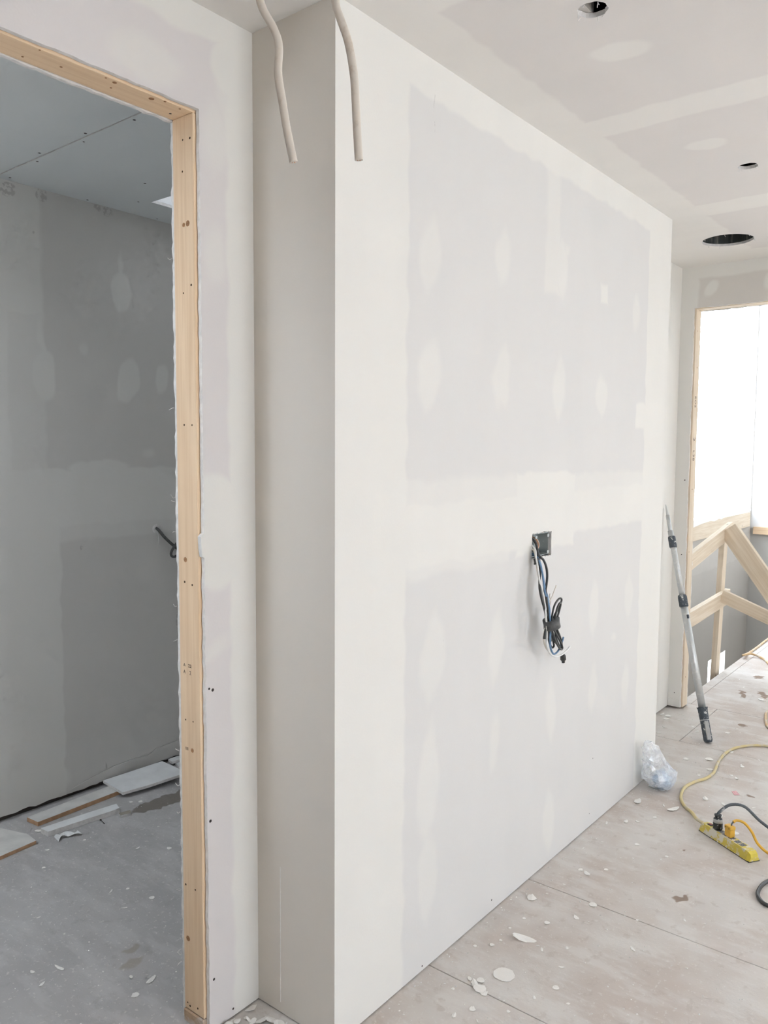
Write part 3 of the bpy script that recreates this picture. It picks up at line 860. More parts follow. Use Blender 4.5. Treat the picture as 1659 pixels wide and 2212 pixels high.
BUN = {
'black_main': [(1.078, .035, 1.300), (1.0558+.022, .006, 1.3027), (1.0700, -.0152, 1.2878), (1.072, -.0197, 1.2688), (1.0681, -.0262, 1.2426), (1.0591, -.0313, 1.2226), (1.0587, -.0397, 1.1887), (1.039, -.0494, 1.1521), (1.0305, -.0558, 1.1274), (1.031, -.0636, 1.0965), (1.0366, -.07, 1.0672), (1.054, -.07, 1.0325), (1.0652, -.07, 1.0012), (1.0521, -.07, .9766), (1.0452, -.07, .9551)],
'black_arc': [(1.085, .03, 1.262), (1.078, -.010, 1.2579), (1.080, -.0281, 1.2391), (1.093, -.0357, 1.2261), (1.1035, -.0418, 1.1999), (1.0985, -.0489, 1.1715), (1.0795, -.0567, 1.1424), (1.0601, -.0631, 1.1189), (1.0469, -.0755, 1.0872), (1.0541, -.079, 1.0467), (1.0648, -.078, 1.0021), (1.0694, -.078, .9637), (1.0794, -.078, .9349)],
'white_a': [(1.081, .04, 1.285), (1.0750, .006, 1.28), (1.0484, -.025, 1.2664), (1.0425, -.0315, 1.2403), (1.0425, -.0379, 1.2143), (1.0369, -.0469, 1.1787), (1.0357, -.0534, 1.153), (1.0402, -.0611, 1.1214), (1.0401, -.0695, 1.0879), (1.0421, -.074, 1.0483), (1.0527, -.074, 1.0039), (1.0561, -.074, .9658), (1.058, -.074, .9251), (1.0826, -.074, .8907), (1.1246, -.074, .8681), (1.1727, -.074, .8639), (1.2153, -.074, .87), (1.249, -.074, .8817)],
'white_b': [(1.080, .04, 1.270), (1.0757, .008, 1.2660), (1.0579, -.018, 1.2563), (1.0541, -.0276, 1.2174), (1.0508, -.0366, 1.1813), (1.0543, -.045, 1.147), (1.0634, -.0521, 1.1172), (1.0634, -.0592, 1.0886), (1.0564, -.065, 1.0449), (1.0641, -.065, 1.0007), (1.0512, -.065, .9599), (1.0535, -.065, .9353), (1.0706, -.065, .9105), (1.0884, -.065, .8975)],
'blue_a': [(1.082, .03, 1.250), (1.072, -.012, 1.245), (1.0528, -.037, 1.2299), (1.0546, -.0458, 1.2058), (1.0557, -.0516, 1.1822), (1.0517, -.0594, 1.1516), (1.0465, -.0671, 1.1212), (1.051, -.0736, 1.0948), (1.0499, -.084, 1.0665), (1.0571, -.083, 1.0334), (1.0626, -.083, 1.0031), (1.0661, -.083, .9649), (1.0639, -.083, .9384), (1.0756, -.081, .9092), (1.1018, -.080, .8837), (1.1324, -.08, .8859), (1.1538, -.08, .8996), (1.1697, -.08, .9187), (1.18, -.08, .932)],
'blue_b': [(1.088, .03, 1.246), (1.080, -.010, 1.240), (1.0694, -.0333, 1.2217), (1.0718, -.0449, 1.1743), (1.0645, -.0585, 1.1283), (1.0645, -.068, 1.1023), (1.0612, -.077, 1.0638), (1.0698, -.074, 1.0249), (1.0814, -.072, .9988), (1.0888, -.072, .9651)],
'loop_up': [(1.0715, -.088, .9800), (1.0675, -.087, .9972), (1.0715, -.086, 1.034), (1.0932, -.0834, 1.0655), (1.136, -.0763, 1.0797), (1.1579, -.0752, 1.081), (1.164, -.0765, 1.0748), (1.1514, -.0794, 1.0647), (1.1234, -.082, 1.0448), (1.0978, -.082, 1.0271), (1.0856, -.084, 1.0049), (1.0852, -.084, .9888)],
'loop_a': [(1.065, -.091, 1.0035), (1.0745, -.090, .9858), (1.105, -.088, .9561), (1.1391, -.086, .9253), (1.1596, -.086, .8995), (1.1497, -.088, .8925), (1.1193, -.092, .9059), (1.0855, -.094, .938), (1.0605, -.093, .9775), (1.0535, -.090, 1.0055)],
'loop_b': [(1.1017, -.075, .9958), (1.1113, -.075, .9778), (1.1484, -.075, .9467), (1.1753, -.075, .9141), (1.1737, -.073, .8983), (1.1473, -.070, .9097), (1.1101, -.069, .9427), (1.091, -.071, .9759), (1.087, -.073, .9982)],
'loop_c': [(1.0963, -.064, .9954), (1.1064, -.064, .9665), (1.1226, -.064, .9335), (1.1388, -.062, .9044), (1.1284, -.060, .8995), (1.1086, -.059, .9197), (1.0925, -.060, .9526), (1.0818, -.061, .9979)],
'loop_e': [(1.108, -.084, 1.000), (1.120, -.083, .972), (1.150, -.081, .938), (1.166, -.081, .905), (1.157, -.081, .896), (1.132, -.082, .918), (1.105, -.084, .955), (1.096, -.085, 1.000)],
'loop_top': [(1.080, -.093, .990), (1.083, -.093, 1.025), (1.100, -.090, 1.052), (1.128, -.086, 1.068), (1.140, -.085, 1.062), (1.122, -.088, 1.040), (1.100, -.091, 1.015), (1.095, -.092, .990)],
'white_up': [(1.0625, -.067, 1.0028), (1.0628, -.068, 1.0456), (1.0756, -.069, 1.0728), (1.0965, -.0703, 1.0933), (1.1252, -.0648, 1.1116), (1.1506, -.06, 1.1281)],
'white_up2': [(1.0978, -.066, 1.005), (1.0978, -.064, 1.035), (1.0974, -.062, 1.0575), (1.1054, -.0608, 1.08), (1.1041, -.0576, 1.0934), (1.1105, -.0554, 1.1017)],
}
bun = tag(empty('cable_bundle', (1.08, 0, 1.24)), 'bundle of black, blue and white cables tied up and hanging from the electrical box', 'cables')
for k, p in BUN.items():
    mat = M_BLK if ('black' in k or 'loop' in k) else M_BLUE if 'blue' in k else M_WHT if k == 'white_a' else M_CREAM
    rr = .0046 if 'black' in k else .0037 if 'loop' in k else .0036 if 'blue' in k else .0034 if k in ('white_a', 'white_b') else .0020
    nm = {'b': 'blue_cable', 'w': 'white_wire'}[k[0]] if k[:4] in ('blue',) or k[0] == 'w' else 'black_cable'
    tube(nm, p, rr, mat, bun, 6, 8)
# tape wraps
for c0, c1, ru, rv in (((1.078, -.078, 1.016), (1.085, -.080, .984), .039, .030), ((1.058, -.027, 1.234), (1.054, -.031, 1.214), .017, .012)):
    m, L = axis_matrix(c0, c1, (1, 0, 0))
    v, f = [], []
    n = 20
    for z in (0, L * .5, L):
        for k in range(n):
            a = 2 * math.pi * k / n
            q = .96 if z not in (0, L) else 1.0
            v.append((ru * q * math.cos(a) * (.88 + .06 * math.sin(3 * a)), rv * q * math.sin(a), z))
    for i in range(2):
        for k in range(n):
            f.append((i * n + k, i * n + (k + 1) % n, (i + 1) * n + (k + 1) % n, (i + 1) * n + k))
    f.append(tuple(range(n))); f.append(tuple(range(2 * n, 3 * n)))
    obj('tape_wrap', v, f, M_GRY, bun, True, matrix=m)
tube('end_wire', [(1.1727, -.074, .866), (1.190, -.073, .863), (1.199, -.071, .858)], .0022, M_BLK, bun, 3, 6)
lathe('cable_end', (1.199, -.070, .862), (1.204, -.070, .828), [(0, .006), (.006, .0105), (.022, .0115), (.026, .007), (.034, .006)], M_BLK, bun, 10)
lathe('cable_end', (1.0465, -.07, .958), (1.0450, -.07, .948), [(0, .0052), (.010, .0054)], M_BLK, bun, 10)

# wire stub in the small room
M_DGRY = plain('dark_grey_jacket', (.075, .075, .07, 1), .5, 0, .2, 60)
fw_ = tag(empty('wall_cable', (.875, 1.985, 1.22)), 'short dark cable looping out of a hole in the dim small-room wall', 'cable')
tube('cable', [(.872, 2.01, 1.23), (.877, 1.985, 1.218), (.901, 1.970, 1.181), (.942, 1.962, 1.140), (.985, 1.962, 1.105), (1.02, 1.964, 1.06), (1.04, 1.965, 1.0), (1.03, 1.966, .93)], .0075, M_DGRY, fw_, 6, 8)
tube('tied_loop', [(.958 + .024 * math.cos(a) + .018 * math.sin(a), 1.948 + .006 * math.sin(2 * a), 1.118 + .040 * math.sin(a)) for a in [k * math.pi / 6 for k in range(13)]], .0065, M_DGRY, fw_, 3, 8)
lathe('torn_hole', (.874, 1.9985, 1.222), (.874, 1.995, 1.222), [(0, .024), (.002, .018), (.0035, .010)], M_GYP, fw_, 9)
tube('thin_wire', [(.876, 1.99, 1.21), (.870, 1.975, 1.17), (.873, 1.985, 1.14)], .0014, M_WHT, fw_, 4, 6)

# ------------------------------------------------------------------ things: extension pole
pb, pt = Vector((3.004, -.095, .006)), Vector((3.290, .286, 1.305))
ax = (pt - pb)
Lp = ax.length
axn = ax.normalized()
pole = tag(empty('extension_pole', pb), 'aluminium extension pole leaning in the corner beside the far doorway', 'pole')
M_ALU = dusty('brushed_aluminium', (.60, .62, .62, 1), (.74, .74, .72, 1), .5, .7, 30, .42, .55)
M_GRIP = dusty('splashed_rubber_grip', (.07, .085, .10, 1), (.66, .66, .64, 1), .56, .64, 60, .7)
M_GRIPG = plain('grey_grip', (.42, .42, .41, 1), .7)
at = lambda d: pb + axn * d
lathe('grip', at(0), at(.19), [(0, .020), (.010, .0245), (.10, .0245), (.15, .026), (.178, .027), (.190, .031)], M_GRIP, pole, 18)
lathe('grip_ring', at(.118), at(.122), [(0, .0262), (.004, .0262)], M_ALU, pole, 18)
m, L = axis_matrix(at(.012), at(.115), (-.78, -.62, 0))
box('grip_inset', (.012, -.012, 0), (.0265, .012, L), M_GRIPG, pole, .003, matrix=m)
lathe('lower_tube', at(.19), at(.80), [(0, .0205), (.61, .0205)], M_ALU, pole, 18)
box('tube_lock', (-.006, -.007, 0), (.006, .007, .022), M_GRIP, pole, .001, matrix=axis_matrix(at(.695) + Vector((-.6, -.78, .1)).normalized() * .019, at(.72) + Vector((-.6, -.78, .1)).normalized() * .019, (1, 0, 0))[0])
lathe('collar', at(.76), at(.83), [(0, .023), (.005, .026), (.060, .026), (.07, .023)], M_GRIP, pole, 18)
lathe('upper_tube', at(.83), at(1.22), [(0, .0165), (.39, .0165)], M_ALU, pole, 18)
lathe('collar', at(1.115), at(1.185), [(0, .0195), (.006, .022), (.064, .022), (.07, .019)], M_GRIP, pole, 18)
lathe('top_tube', at(1.185), at(Lp - .07), [(0, .0125), (Lp - .07 - 1.185, .0115)], M_ALU, pole, 16)
lathe('threaded_tip', at(Lp - .07), at(Lp), [(0, .010), (.010, .0085), (.055, .004), (.07, .0012)], M_ALU, pole, 12)

# ------------------------------------------------------------------ things: plastic bag
bagroot = tag(empty('plastic_bag', (2.24, -.10, 0)), 'crumpled clear plastic bag with blue scraps leaning on the long wall end', 'bag')
nt = NT('clear_plastic_film')
co = nt.coord()
tr = nt.n('ShaderNodeBsdfTransparent', {'Color': (.96, .97, .98, 1)})
gl = nt.n('ShaderNodeBsdfGlossy', {'Color': (.9, .92, .95, 1), 'Roughness': .12})
df = nt.n('ShaderNodeBsdfTranslucent', {'Color': (.95, .96, .97, 1)})
d2 = nt.n('ShaderNodeBsdfDiffuse', {'Color': (.93, .94, .96, 1)})
nz = nt.noise(co, 34, 4, .65)
bmp = nt.n('ShaderNodeBump', {'Height': nz, 'Strength': .3, 'Distance': .01})
for x in (gl, df, d2):
    nt.t.links.new(bmp.outputs[0], x.inputs['Normal'])
a1 = nt.n('ShaderNodeMixShader', {0: .5, 1: df.outputs[0], 2: d2.outputs[0]})
a2 = nt.n('ShaderNodeMixShader', {0: .20, 1: a1.outputs[0], 2: gl.outputs[0]})
a3 = nt.n('ShaderNodeMixShader', {0: nt.math('MULTIPLY_ADD', nt.ramp(nz, .28, .75),   .30, .34), 1: tr.outputs[0], 2: a2.outputs[0]})
nt.t.links.new(a3.outputs[0], nt.t.nodes['Material Output'].inputs['Surface'])
M_FILM = nt.m


def blob(name, base, top, prof, squash, mat, parent, amp, seed, rings=30, segs=40, crumple=0.0):
    rb = random.Random(int(seed * 10))
    base, top = Vector(base), Vector(top)
    v, f = [], []
    for i in range(rings + 1):
        t = i / rings
        k = t * (len(prof) - 1)
        j = min(int(k), len(prof) - 2)
        r = prof[j] + (prof[j + 1] - prof[j]) * (k - j)
        c = base.lerp(top, t)
        for s in range(segs):
            a = 2 * math.pi * s / segs
            d = Vector((math.cos(a), math.sin(a) * squash, 0))
            q = Vector((math.cos(a) * 1.6 + seed, math.sin(a) * 1.6, t * 3.2))
            n = noise.noise(q * 1.3) + .6 * abs(noise.noise(q * 3.1)) + .25 * noise.noise(q * 7)
            w = c + d * r * (1 + amp * n + rb.uniform(-crumple, crumple))
            w.z += rb.uniform(-crumple, crumple) * .06
            w.z += amp * .02 * noise.noise(q * 2.3 + Vector((9, 0, 0)))
            w.z = max(w.z, .001)
            v.append(w)
    for i in range(rings):
        for s in range(segs):
            a, b = i * segs + s, i * segs + (s + 1) % segs
            if (i + s) % 2:                       # creases run both ways
                f += [(a, b, b + segs), (a, b + segs, a + segs)]
            else:
                f += [(a, b, a + segs), (b, b + segs, a + segs)]
    f.append(tuple(range(segs - 1, -1, -1)))
    f.append(tuple(range(rings * segs, (rings + 1) * segs)))
    return obj(name, v, f, mat, parent, smooth=(crumple == 0))


M_BLUES = dusty('blue_scrap', (.30, .50, .72, 1), (.74, .80, .86, 1), .45, .6, 30, .6)
blob('film', (2.255, -.108, .001), (2.160, -.058, .240), [.030, .082, .098, .092, .074, .062, .055, .046, .020], .72, M_FILM, bagroot, .20, 2.0, 15, 19, .10)
blob('contents', (2.240, -.106, .008), (2.220, -.098, .090), [.02, .055, .060, .048, .02], .66, M_BLUES, bagroot, .25, 5.0, 9, 12, .12)
blob('crumpled_sheet', (2.290, -.128, .004), (2.275, -.112, .11), [.012, .046, .052, .038, .010], .6, M_FILM, bagroot, .3, 8.0, 9, 12, .14)

# ------------------------------------------------------------------ things: power strip and cords
sA, sB = Vector((1.907, -.381, 0)), Vector((1.762, -.609, 0))
sd = (sB - sA).normalized()
sp_ = Vector((-sd.y, sd.x, 0))          # to the far side
if sp_.x < 0: sp_ = -sp_
SW, SH = .056, .040
Ls = (sB - sA).length + .016
ms = Matrix((sd, sp_, Vector((0, 0, 1)))).transposed().to_4x4()
ms.translation = sA - sd * .004
if ms.determinant() < 0:
    ms = Matrix((sd, -sp_, Vector((0, 0, 1)))).transposed().to_4x4()
    ms.translation = sA - sd * .004 + sp_ * SW
sgn = 1 if (ms.to_3x3() @ Vector((0, 1, 0))).dot(sp_) > 0 else -1
loc = lambda a, b, z: ms @ Vector((a, b if sgn > 0 else SW - b, z))
strip = tag(empty('power_strip', tuple(ms @ Vector((Ls / 2, SW / 2, 0)))), 'yellow power strip splashed with compound on the plywood floor', 'power strip')
M_YEL = dusty('splashed_yellow_plastic', (.66, .53, .085, 1), (.70, .67, .57, 1), .46, .58, 26, .5)
M_YELC = plain('yellow_end', (.70, .56, .07, 1), .5, 0, .1, 30)
M_BLKP = plain('black_plastic', (.035, .035, .035, 1), .5)
# body with a trapezoid section
prof = [(0.0, .004), (.002, .006), (.009, SH), (SW - .009, SH), (SW - .002, .006), (SW, .004)]
v, f = [], []
stations = [(0, .55), (.010, .96), (.016, 1.0), (Ls - .040, 1.0), (Ls - .016, .97), (Ls - .004, .80), (Ls, .50)]
for a, k in stations:
    for (b, z) in prof:
        v.append((a, SW / 2 + (b - SW / 2) * (1 if k > .9 else .90), z if z < .01 else SH * k))
n = len(prof)
for i in range(len(stations) - 1):
    for k in range(n):
        f.append((i * n + k, i * n + (k + 1) % n, (i + 1) * n + (k + 1) % n, (i + 1) * n + k))
f.append(tuple(range(n))); f.append(tuple(range((len(stations) - 1) * n, len(stations) * n)))
fm = [1 if i >= (len(stations) - 3) * n and i < (len(stations) - 1) * n else 0 for i in range(len(f))]
body = obj('body', v, f, [M_YEL, M_YELC], strip, fmat=fm, matrix=ms)
box('base_plate', (.001, .001, .0005), (Ls - .001, SW - .001, .0045), M_BLKP, strip, matrix=ms)
M_SOCK = dusty('grey_socket', (.16, .16, .165, 1), (.60, .60, .58, 1), .55, .66, 60, .6)
M_RED = plain('red_switch', (.42, .12, .10, 1), .5, 0, .2, 60)
Pw = lambda a, b, z, dx, dy, dz, mat, nm, par=strip, bv=.001: box(nm, (a - dx, b - dy, z), (a + dx, b + dy, z + dz), mat, par, bv, matrix=ms)
sw = Pw(.040, SW / 2, SH - .001, .012, .010, .003, M_BLKP, 'switch_plate')
Pw(.040, SW / 2, SH + .001, .008, .005, .004, M_RED, 'rocker', sw)
for a in (.075, .105, .130, .165, .196, .222):
    so = Pw(a, SW / 2, SH - .001, .0105, .013, .0022, M_SOCK, 'outlet')
    for q in (-.0055, .0055):
        Pw(a - .002, SW / 2 + q, SH + .0006, .0042, .0008, .001, M_BLKP, 'slot', so, 0)
    Pw(a + .006, SW / 2, SH + .0006, .0018, .0020, .001, M_BLKP, 'slot', so, 0)
dots_p = loc(Ls - .012, SW / 2, SH * .9)
M_YCORD = dusty('dusty_yellow_cord', (.64, .53, .27, 1), (.60, .54, .42, 1), .45, .65, 20, .6)
tube('supply_cord', [tuple(loc(.012, SW / 2, .024)), tuple(loc(-.012, SW / 2, .026)), (1.985, -.345, .016), (2.05, -.306, .008), (2.099, -.256, .008), (2.179, -.215, .008), (2.294, -.193, .008), (2.397, -.208, .008), (2.479, -.239, .008), (2.581, -.247, .008),
                     (2.741, -.224, .008), (2.904, -.22, .008), (3.038, -.256, .008), (3.142, -.371, .008), (3.10, -.62, .008), (2.9, -.95, .008), (2.5, -1.3, .008)], .0072, M_YCORD, strip, 8, 8)

bp = loc(.083, SW / 2, SH + .002)
bplug = tag(empty('black_plug', bp), 'round black plug with a dark grey cord in the power strip', 'plug')
zz = Vector((0, 0, 1))
M_PLUG = dusty('splashed_black_plug', (.03, .032, .034, 1), (.55, .54, .50, 1), .55, .63, 60, .55)
tip = bp + Vector((.004, .003, .062))
lathe('plug_body', bp, tip, [(0, .017), (.004, .0195), (.026, .0195), (.030, .0185), (.044, .0175), (.048, .012), (.054, .012), (.056, .0145), (.061, .0145), (.063, .008)], M_PLUG, bplug, 20)
lathe('plug_collar', bp + zz * .030, bp + zz * .044, [(0, .0197), (.012, .0182), (.014, .016)], M_GRIPG, bplug, 20)
M_CORDG = dusty('grey_cord', (.10, .115, .125, 1), (.40, .41, .41, 1), .55, .7, 30, .55)
tube('cord', [tip - zz * .006, tip + Vector((.006, -.004, .008)), tip + Vector((.045, -.035, .034)), tip + Vector((.075, -.085, .030)), (2.035, -.590, .062), (2.03, -.660, .030), (2.03, -.74, .0085), (2.0, -.86, .0075), (1.85, -1.05, .0075), (1.6, -1.2, .0075)],
     .0062, M_CORDG, bplug, 8, 8)

yp = loc(.150, SW / 2, SH + .002)
yplug = tag(empty('yellow_plug', yp), 'flat yellow-orange plug and cord beside the black plug', 'plug')
M_ORY = plain('orange_yellow_plastic', (.74, .43, .055, 1), .5, 0, .08, 40)
my = ms.copy()
my.translation = yp
box('plug_body', (-.016, -.013, 0), (.016, .013, .036), M_ORY, yplug, .004, matrix=my, segs=2)
box('plug_cap', (-.0175, -.0145, .030), (.0175, .0145, .046), M_ORY, yplug, .004, matrix=my, segs=2)
for q in (-.010, .010):
    c0 = my @ Vector((q, -.0140 * sgn, .038))
    lathe('plug_screw', c0, c0 + (my.to_3x3() @ Vector((0, -1 * sgn, 0))) * .002, [(0, .0022), (.0018, .0018)], M_BLKP, yplug, 8)
y0 = my @ Vector((.004, .004, .046))
tube('bare_wires', [y0 - zz * .002, y0 + Vector((.004, .000, .006)), y0 + Vector((.014, -.004, .013))], .0030, M_CORDG, yplug, 5, 7)
tube('cord', [y0 + Vector((.012, -.003, .012)), y0 + Vector((.028, -.014, .016)), y0 + Vector((.040, -.040, .008)), y0 + Vector((.038, -.070, -.020)), y0 + Vector((.020, -.100, -.055)), (1.86, -.680, .009), (1.83, -.78, .006), (1.75, -.95, .006), (1.55, -1.1, .006)],
     .0056, M_ORY, yplug, 8, 8)

cl = tag(tube('coiled_cable', [(1.75, -.80, .0075), (1.70, -.745, .0075), (1.647, -.714, .0075), (1.59, -.703, .0075), (1.526, -.707, .0075), (1.485, -.730, .0075), (1.471, -.757, .0075), (1.478, -.79, .0075), (1.52, -.84, .0075), (1.6, -.9, .0075)], .0072, M_BLK, None, 8, 8),
         'black cord loop lying on the floor in front of the power strip', 'cord')
M_OCORD = dusty('pale_orange_cord', (.62, .42, .22, 1), (.62, .55, .45, 1), .45, .65, 20, .6)
tag(tube('orange_cord', [(3.9, -.30, .008), (3.778, -.225, .008), (3.649, -.242, .008), (3.55, -.268, .008), (3.478, -.294, .008), (3.42, -.36, .008), (3.44, -.46, .008)], .0075, M_OCORD, None, 8, 8),
    'pale orange cord curling at the far doorway threshold', 'cord')
tag(tube('tan_cord', [(6.3, .235, .008), (5.85, .255, .008), (5.45, .252, .008), (5.22, .256, .010), (5.05, .25, .030), (5.16, .215, .026), (5.13, .12, .008), (4.95, .02, .008), (4.85, -.1, .008), (4.9, -.3, .008)], .0085, M_OCORD, None, 8, 8),
    'tan cord looped over the stairwell edge beyond the doorway', 'cord')

# ------------------------------------------------------------------ things: offcuts in the small room
M_DWP = plain('offcut_paper', (.78, .79, .79, 1), .85, 0, .05, 12)
M_DUSTW = plain('dusty_board_face', (.66, .65, .625, 1), .85, 0, .08, 14)
M_BRN = plain('raw_board_edge', (.50, .32, .20, 1), .8, 0, .12, 40)


def plank(name, quad, z, t, top_mat, edge_mat, label, cat, grp='offcuts on the small-room floor', jag=.0):
    """flat offcut: quad of floor points, z of the underside at each corner, thickness t"""
    v, f, fm = [], [], []
    n = len(quad)
    zs = z if isinstance(z, (list, tuple)) else [z] * n
    for (x, y), q in zip(quad, zs): v.append((x, y, q))
    for (x, y), q in zip(quad, zs): v.append((x, y, q + t))
    f.append(tuple(range(n - 1, -1, -1))); fm.append(0)
    f.append(tuple(range(n, 2 * n))); fm.append(0)
    for i in range(n):
        f.append((i, (i + 1) % n, n + (i + 1) % n, n + i)); fm.append(1)
    o = obj(name, v, f, [top_mat, edge_mat], None, fmat=fm)
    return tag(o, label, cat, grp)


plank('wood_strip', [(.139, 1.842), (.80, 1.858), (.80, 1.945), (.132, 1.922)], .001, .019, M_DUSTW, M_BRN, 'long dusty wood strip with brown edge along the small-room wall', 'board')
q = []
for i in range(14):
    q.append((.118 + (.434 - .118) * i / 13, 1.722 + (1.683 - 1.722) * i / 13 + rnd.uniform(-.002, .002)))
q += [(.450, 1.735), (.330, 1.752), (.116, 1.775)]
plank('drywall_strip', q, .001, .022, M_DWP, M_GYP, 'narrow white drywall strip in front of the wood strip', 'drywall')
plank('drywall_offcut', [(.523, 1.795), (.640, 1.770), (.835, 1.728), (.845, 1.940), (.540, 1.985)], [.021, .022, .034, .034, .021], .0127, M_DWP, M_GYP, 'large drywall offcut resting across the end of the wood strip', 'drywall')
plank('plywood_board', [(-.45, 1.66), (.056, 1.700), (.062, 1.780), (.012, 1.935), (-.45, 1.945)], .001, .015, M_DUSTW, M_BRN, 'plywood board with brown edge at the lower left of the small room', 'board')
plank('drywall_scrap', [(.87, 1.80), (1.02, 1.78), (1.03, 1.93), (.93, 1.95)], .001, .0127, M_DWP, M_GYP, 'small drywall scrap tucked behind the large offcut', 'drywall')
plank('drywall_scrap', [(.90, 1.935), (.98, 1.925), (1.0, 1.975), (.91, 1.98)], .0145, .0127, M_DWP, M_GYP, 'little drywall scrap against the small-room wall', 'drywall')
plank('wood_chip', [(.410, 1.640), (.455, 1.628), (.468, 1.655), (.418, 1.668)], .001, .010, plain('chip', (.34, .31, .26, 1), .9), M_DUSTW, 'square brown chip near the end of the drywall strip', 'chip')
scr = tag(empty('drywall_screw', (.335, 1.66, .0)), 'dark screw lying on the small-room floor', 'screw')
tube('shank', [(.331, 1.640, .0025), (.336, 1.665, .003), (.339, 1.680, .0035)], .0016, M_SCREW, scr, 3, 6)
lathe('head', (.3392, 1.681, .0038), (.340, 1.685, .0040), [(0, .002), (.003, .0045), (.004, .0045)], M_SCREW, scr, 8)
# curled tape scrap: a thin ribbon
v, f = [], []
for i in range(15):
    t = i / 14
    for s in (0, 1):
        v.append((.120 + .095 * t, 1.640 + .018 * math.sin(t * 5) + .035 * s, .003 + .012 * abs(math.sin(t * 6 + s)) + .002))
for i in range(14):
    f.append((2 * i, 2 * i + 1, 2 * i + 3, 2 * i + 2))
tp = obj('tape_scrap', v, f, M_DWP)
sm = tp.modifiers.new('thickness', 'SOLIDIFY'); sm.thickness = .001
tag(tp, 'curled paper tape scrap below the drywall strip', 'tape')

tg = plank('red_tag', [(2.414, -.377), (2.434, -.392), (2.396, -.419), (2.379, -.399)], .0008, .0015, plain('red_plastic', (.60, .30, .31, 1), .5, 0, .2, 200), plain('red_edge', (.5, .24, .25, 1), .5), 'small red plastic tag on the floor beyond the power strip', 'tag', None)

# ------------------------------------------------------------------ things: compound flakes
FL = []
for k in range(7):
    r = random.Random(100 + k)
    n = 18 if k == 0 else 8 + k % 3
    v, f = [], []
    el = (1.0, .55, .35, .8, .45, .7, .25)[k]
    for lay in (0, 1):
        v.append((0, 0, .10 * (1 if k % 2 else .4) + lay * .10))
        for i in range(n):
            a = 2 * math.pi * i / n
            rr = r.uniform(.94, 1.05) if k == 0 else r.uniform(.72, 1.1)
            x, y = rr * math.cos(a), rr * math.sin(a) * el
            v.append((x, y, .16 * x * x * (1 if k != 2 else 2.2) + .02 + lay * .08))
    for i in range(n):
        j = (i + 1) % n
        f.append((0, 1 + j, 1 + i))
        f.append((n + 1, n + 2 + i, n + 2 + j))
        f.append((1 + i, 1 + j, n + 2 + j, n + 2 + i))
    me = bpy.data.meshes.new('compound_flake')
    me.from_pydata(v, [], f)
    me.materials.append(M_MUDCHIP)
    bm = bmesh.new(); bm.from_mesh(me); bmesh.ops.recalc_face_normals(bm, faces=bm.faces); bm.to_mesh(me); bm.free()
    FL.append(me)


def flake(x, y, size, kind=None, rot=None, label=None, group='compound flakes on the plywood', z=.0005, cat='flake', tilt=(0, 0), flat=1.0):
    me = FL[rnd.randrange(7) if kind is None else kind]
    o = bpy.data.objects.new('compound_flake', me)
    o.location = (x, y, z)
    o.rotation_euler = (tilt[0], tilt[1], rnd.uniform(0, 6.28) if rot is None else rot)
    o.scale = (size, size, min(size, .025) * .95 * flat)
    COL.objects.link(o)
    return tag(o, label, cat, group)


MARKS = {'the near floor seam': (.45, -.22), 'the round compound disc': (.555, -.207), 'the long pointed flake': (.754, -.166), 'the far floor seam': (1.10, -.35),
         'the brown floor stain': (1.33, -.49), 'the left end of the power strip': (1.85, -.40), 'the plastic bag': (2.24, -.10), 'the bend of the yellow cord': (2.25, -.20),
         'the red tag': (2.41, -.40), 'the foot of the aluminium pole': (3.0, -.095), 'the far stretch of yellow cord': (2.85, -.30), 'the far door stud': (3.42, .12)}
MARKS2 = {'the bare wood door stud': (-.2, .62), 'the drywall strip': (.25, 1.68), 'the dark bare floor patch': (.55, 1.60), 'the middle of the dim floor': (.05, 1.08)}


def near(x, y, marks, kind='small pale compound crumb'):
    return kind + ' near ' + min(marks, key=lambda m: (marks[m][0] - x) ** 2 + (marks[m][1] - y) ** 2)


flake(.989, -.072, .022, 3, .4, 'curled compound flake near the wall by the far floor seam')
flake(.754, -.166, .045, 2, -1.15, 'long pointed compound flake on the middle plywood sheet', tilt=(.1, .2))
flake(.555, -.207, .033, 0, 0, 'round disc of dried compound on the floor near the wall', flat=.3)
flake(1.089, -.262, .014, 0, .5, 'small round flake sitting on the far floor seam')
flake(.978, -.25, .015, 1, 1.0, 'small flake between the seams, right of the pointed flake')
flake(.887, -.185, .010, 0, 1.0, 'little square flake beside the pointed flake')
flake(1.275, -.155, .018, 1, 1.0, 'clump of flakes by the wall beyond the far seam')
flake(1.285, -.125, .012, 3, 0, 'tiny upright flake by the wall beyond the far seam')
flake(1.72, -.045, .018, 6, .3, 'slim flake close to the wall near the plastic bag')
flake(1.79, -.105, .017, 1, .2, 'oval flake on the floor left of the yellow cord')
flake(2.02, -.07, .030, 1, .1, 'pale oval flake at the foot of the wall below the plastic bag')
flake(2.04, -.225, .038, 2, -.5, 'long torn strip of compound beside the yellow cord bend')
flake(2.25, -.305, .022, 1, .5, 'white flake under the bend of the yellow cord')
for (x, y, s, k) in ((.462, -.158, .019, 1), (.452, -.185, .024, 3), (.470, -.135, .012, 1), (.440, -.205, .014, 3), (.485, -.165, .012, 0)):
    flake(x, y, s, k, None, 'broken flake in the little heap on the near floor seam')
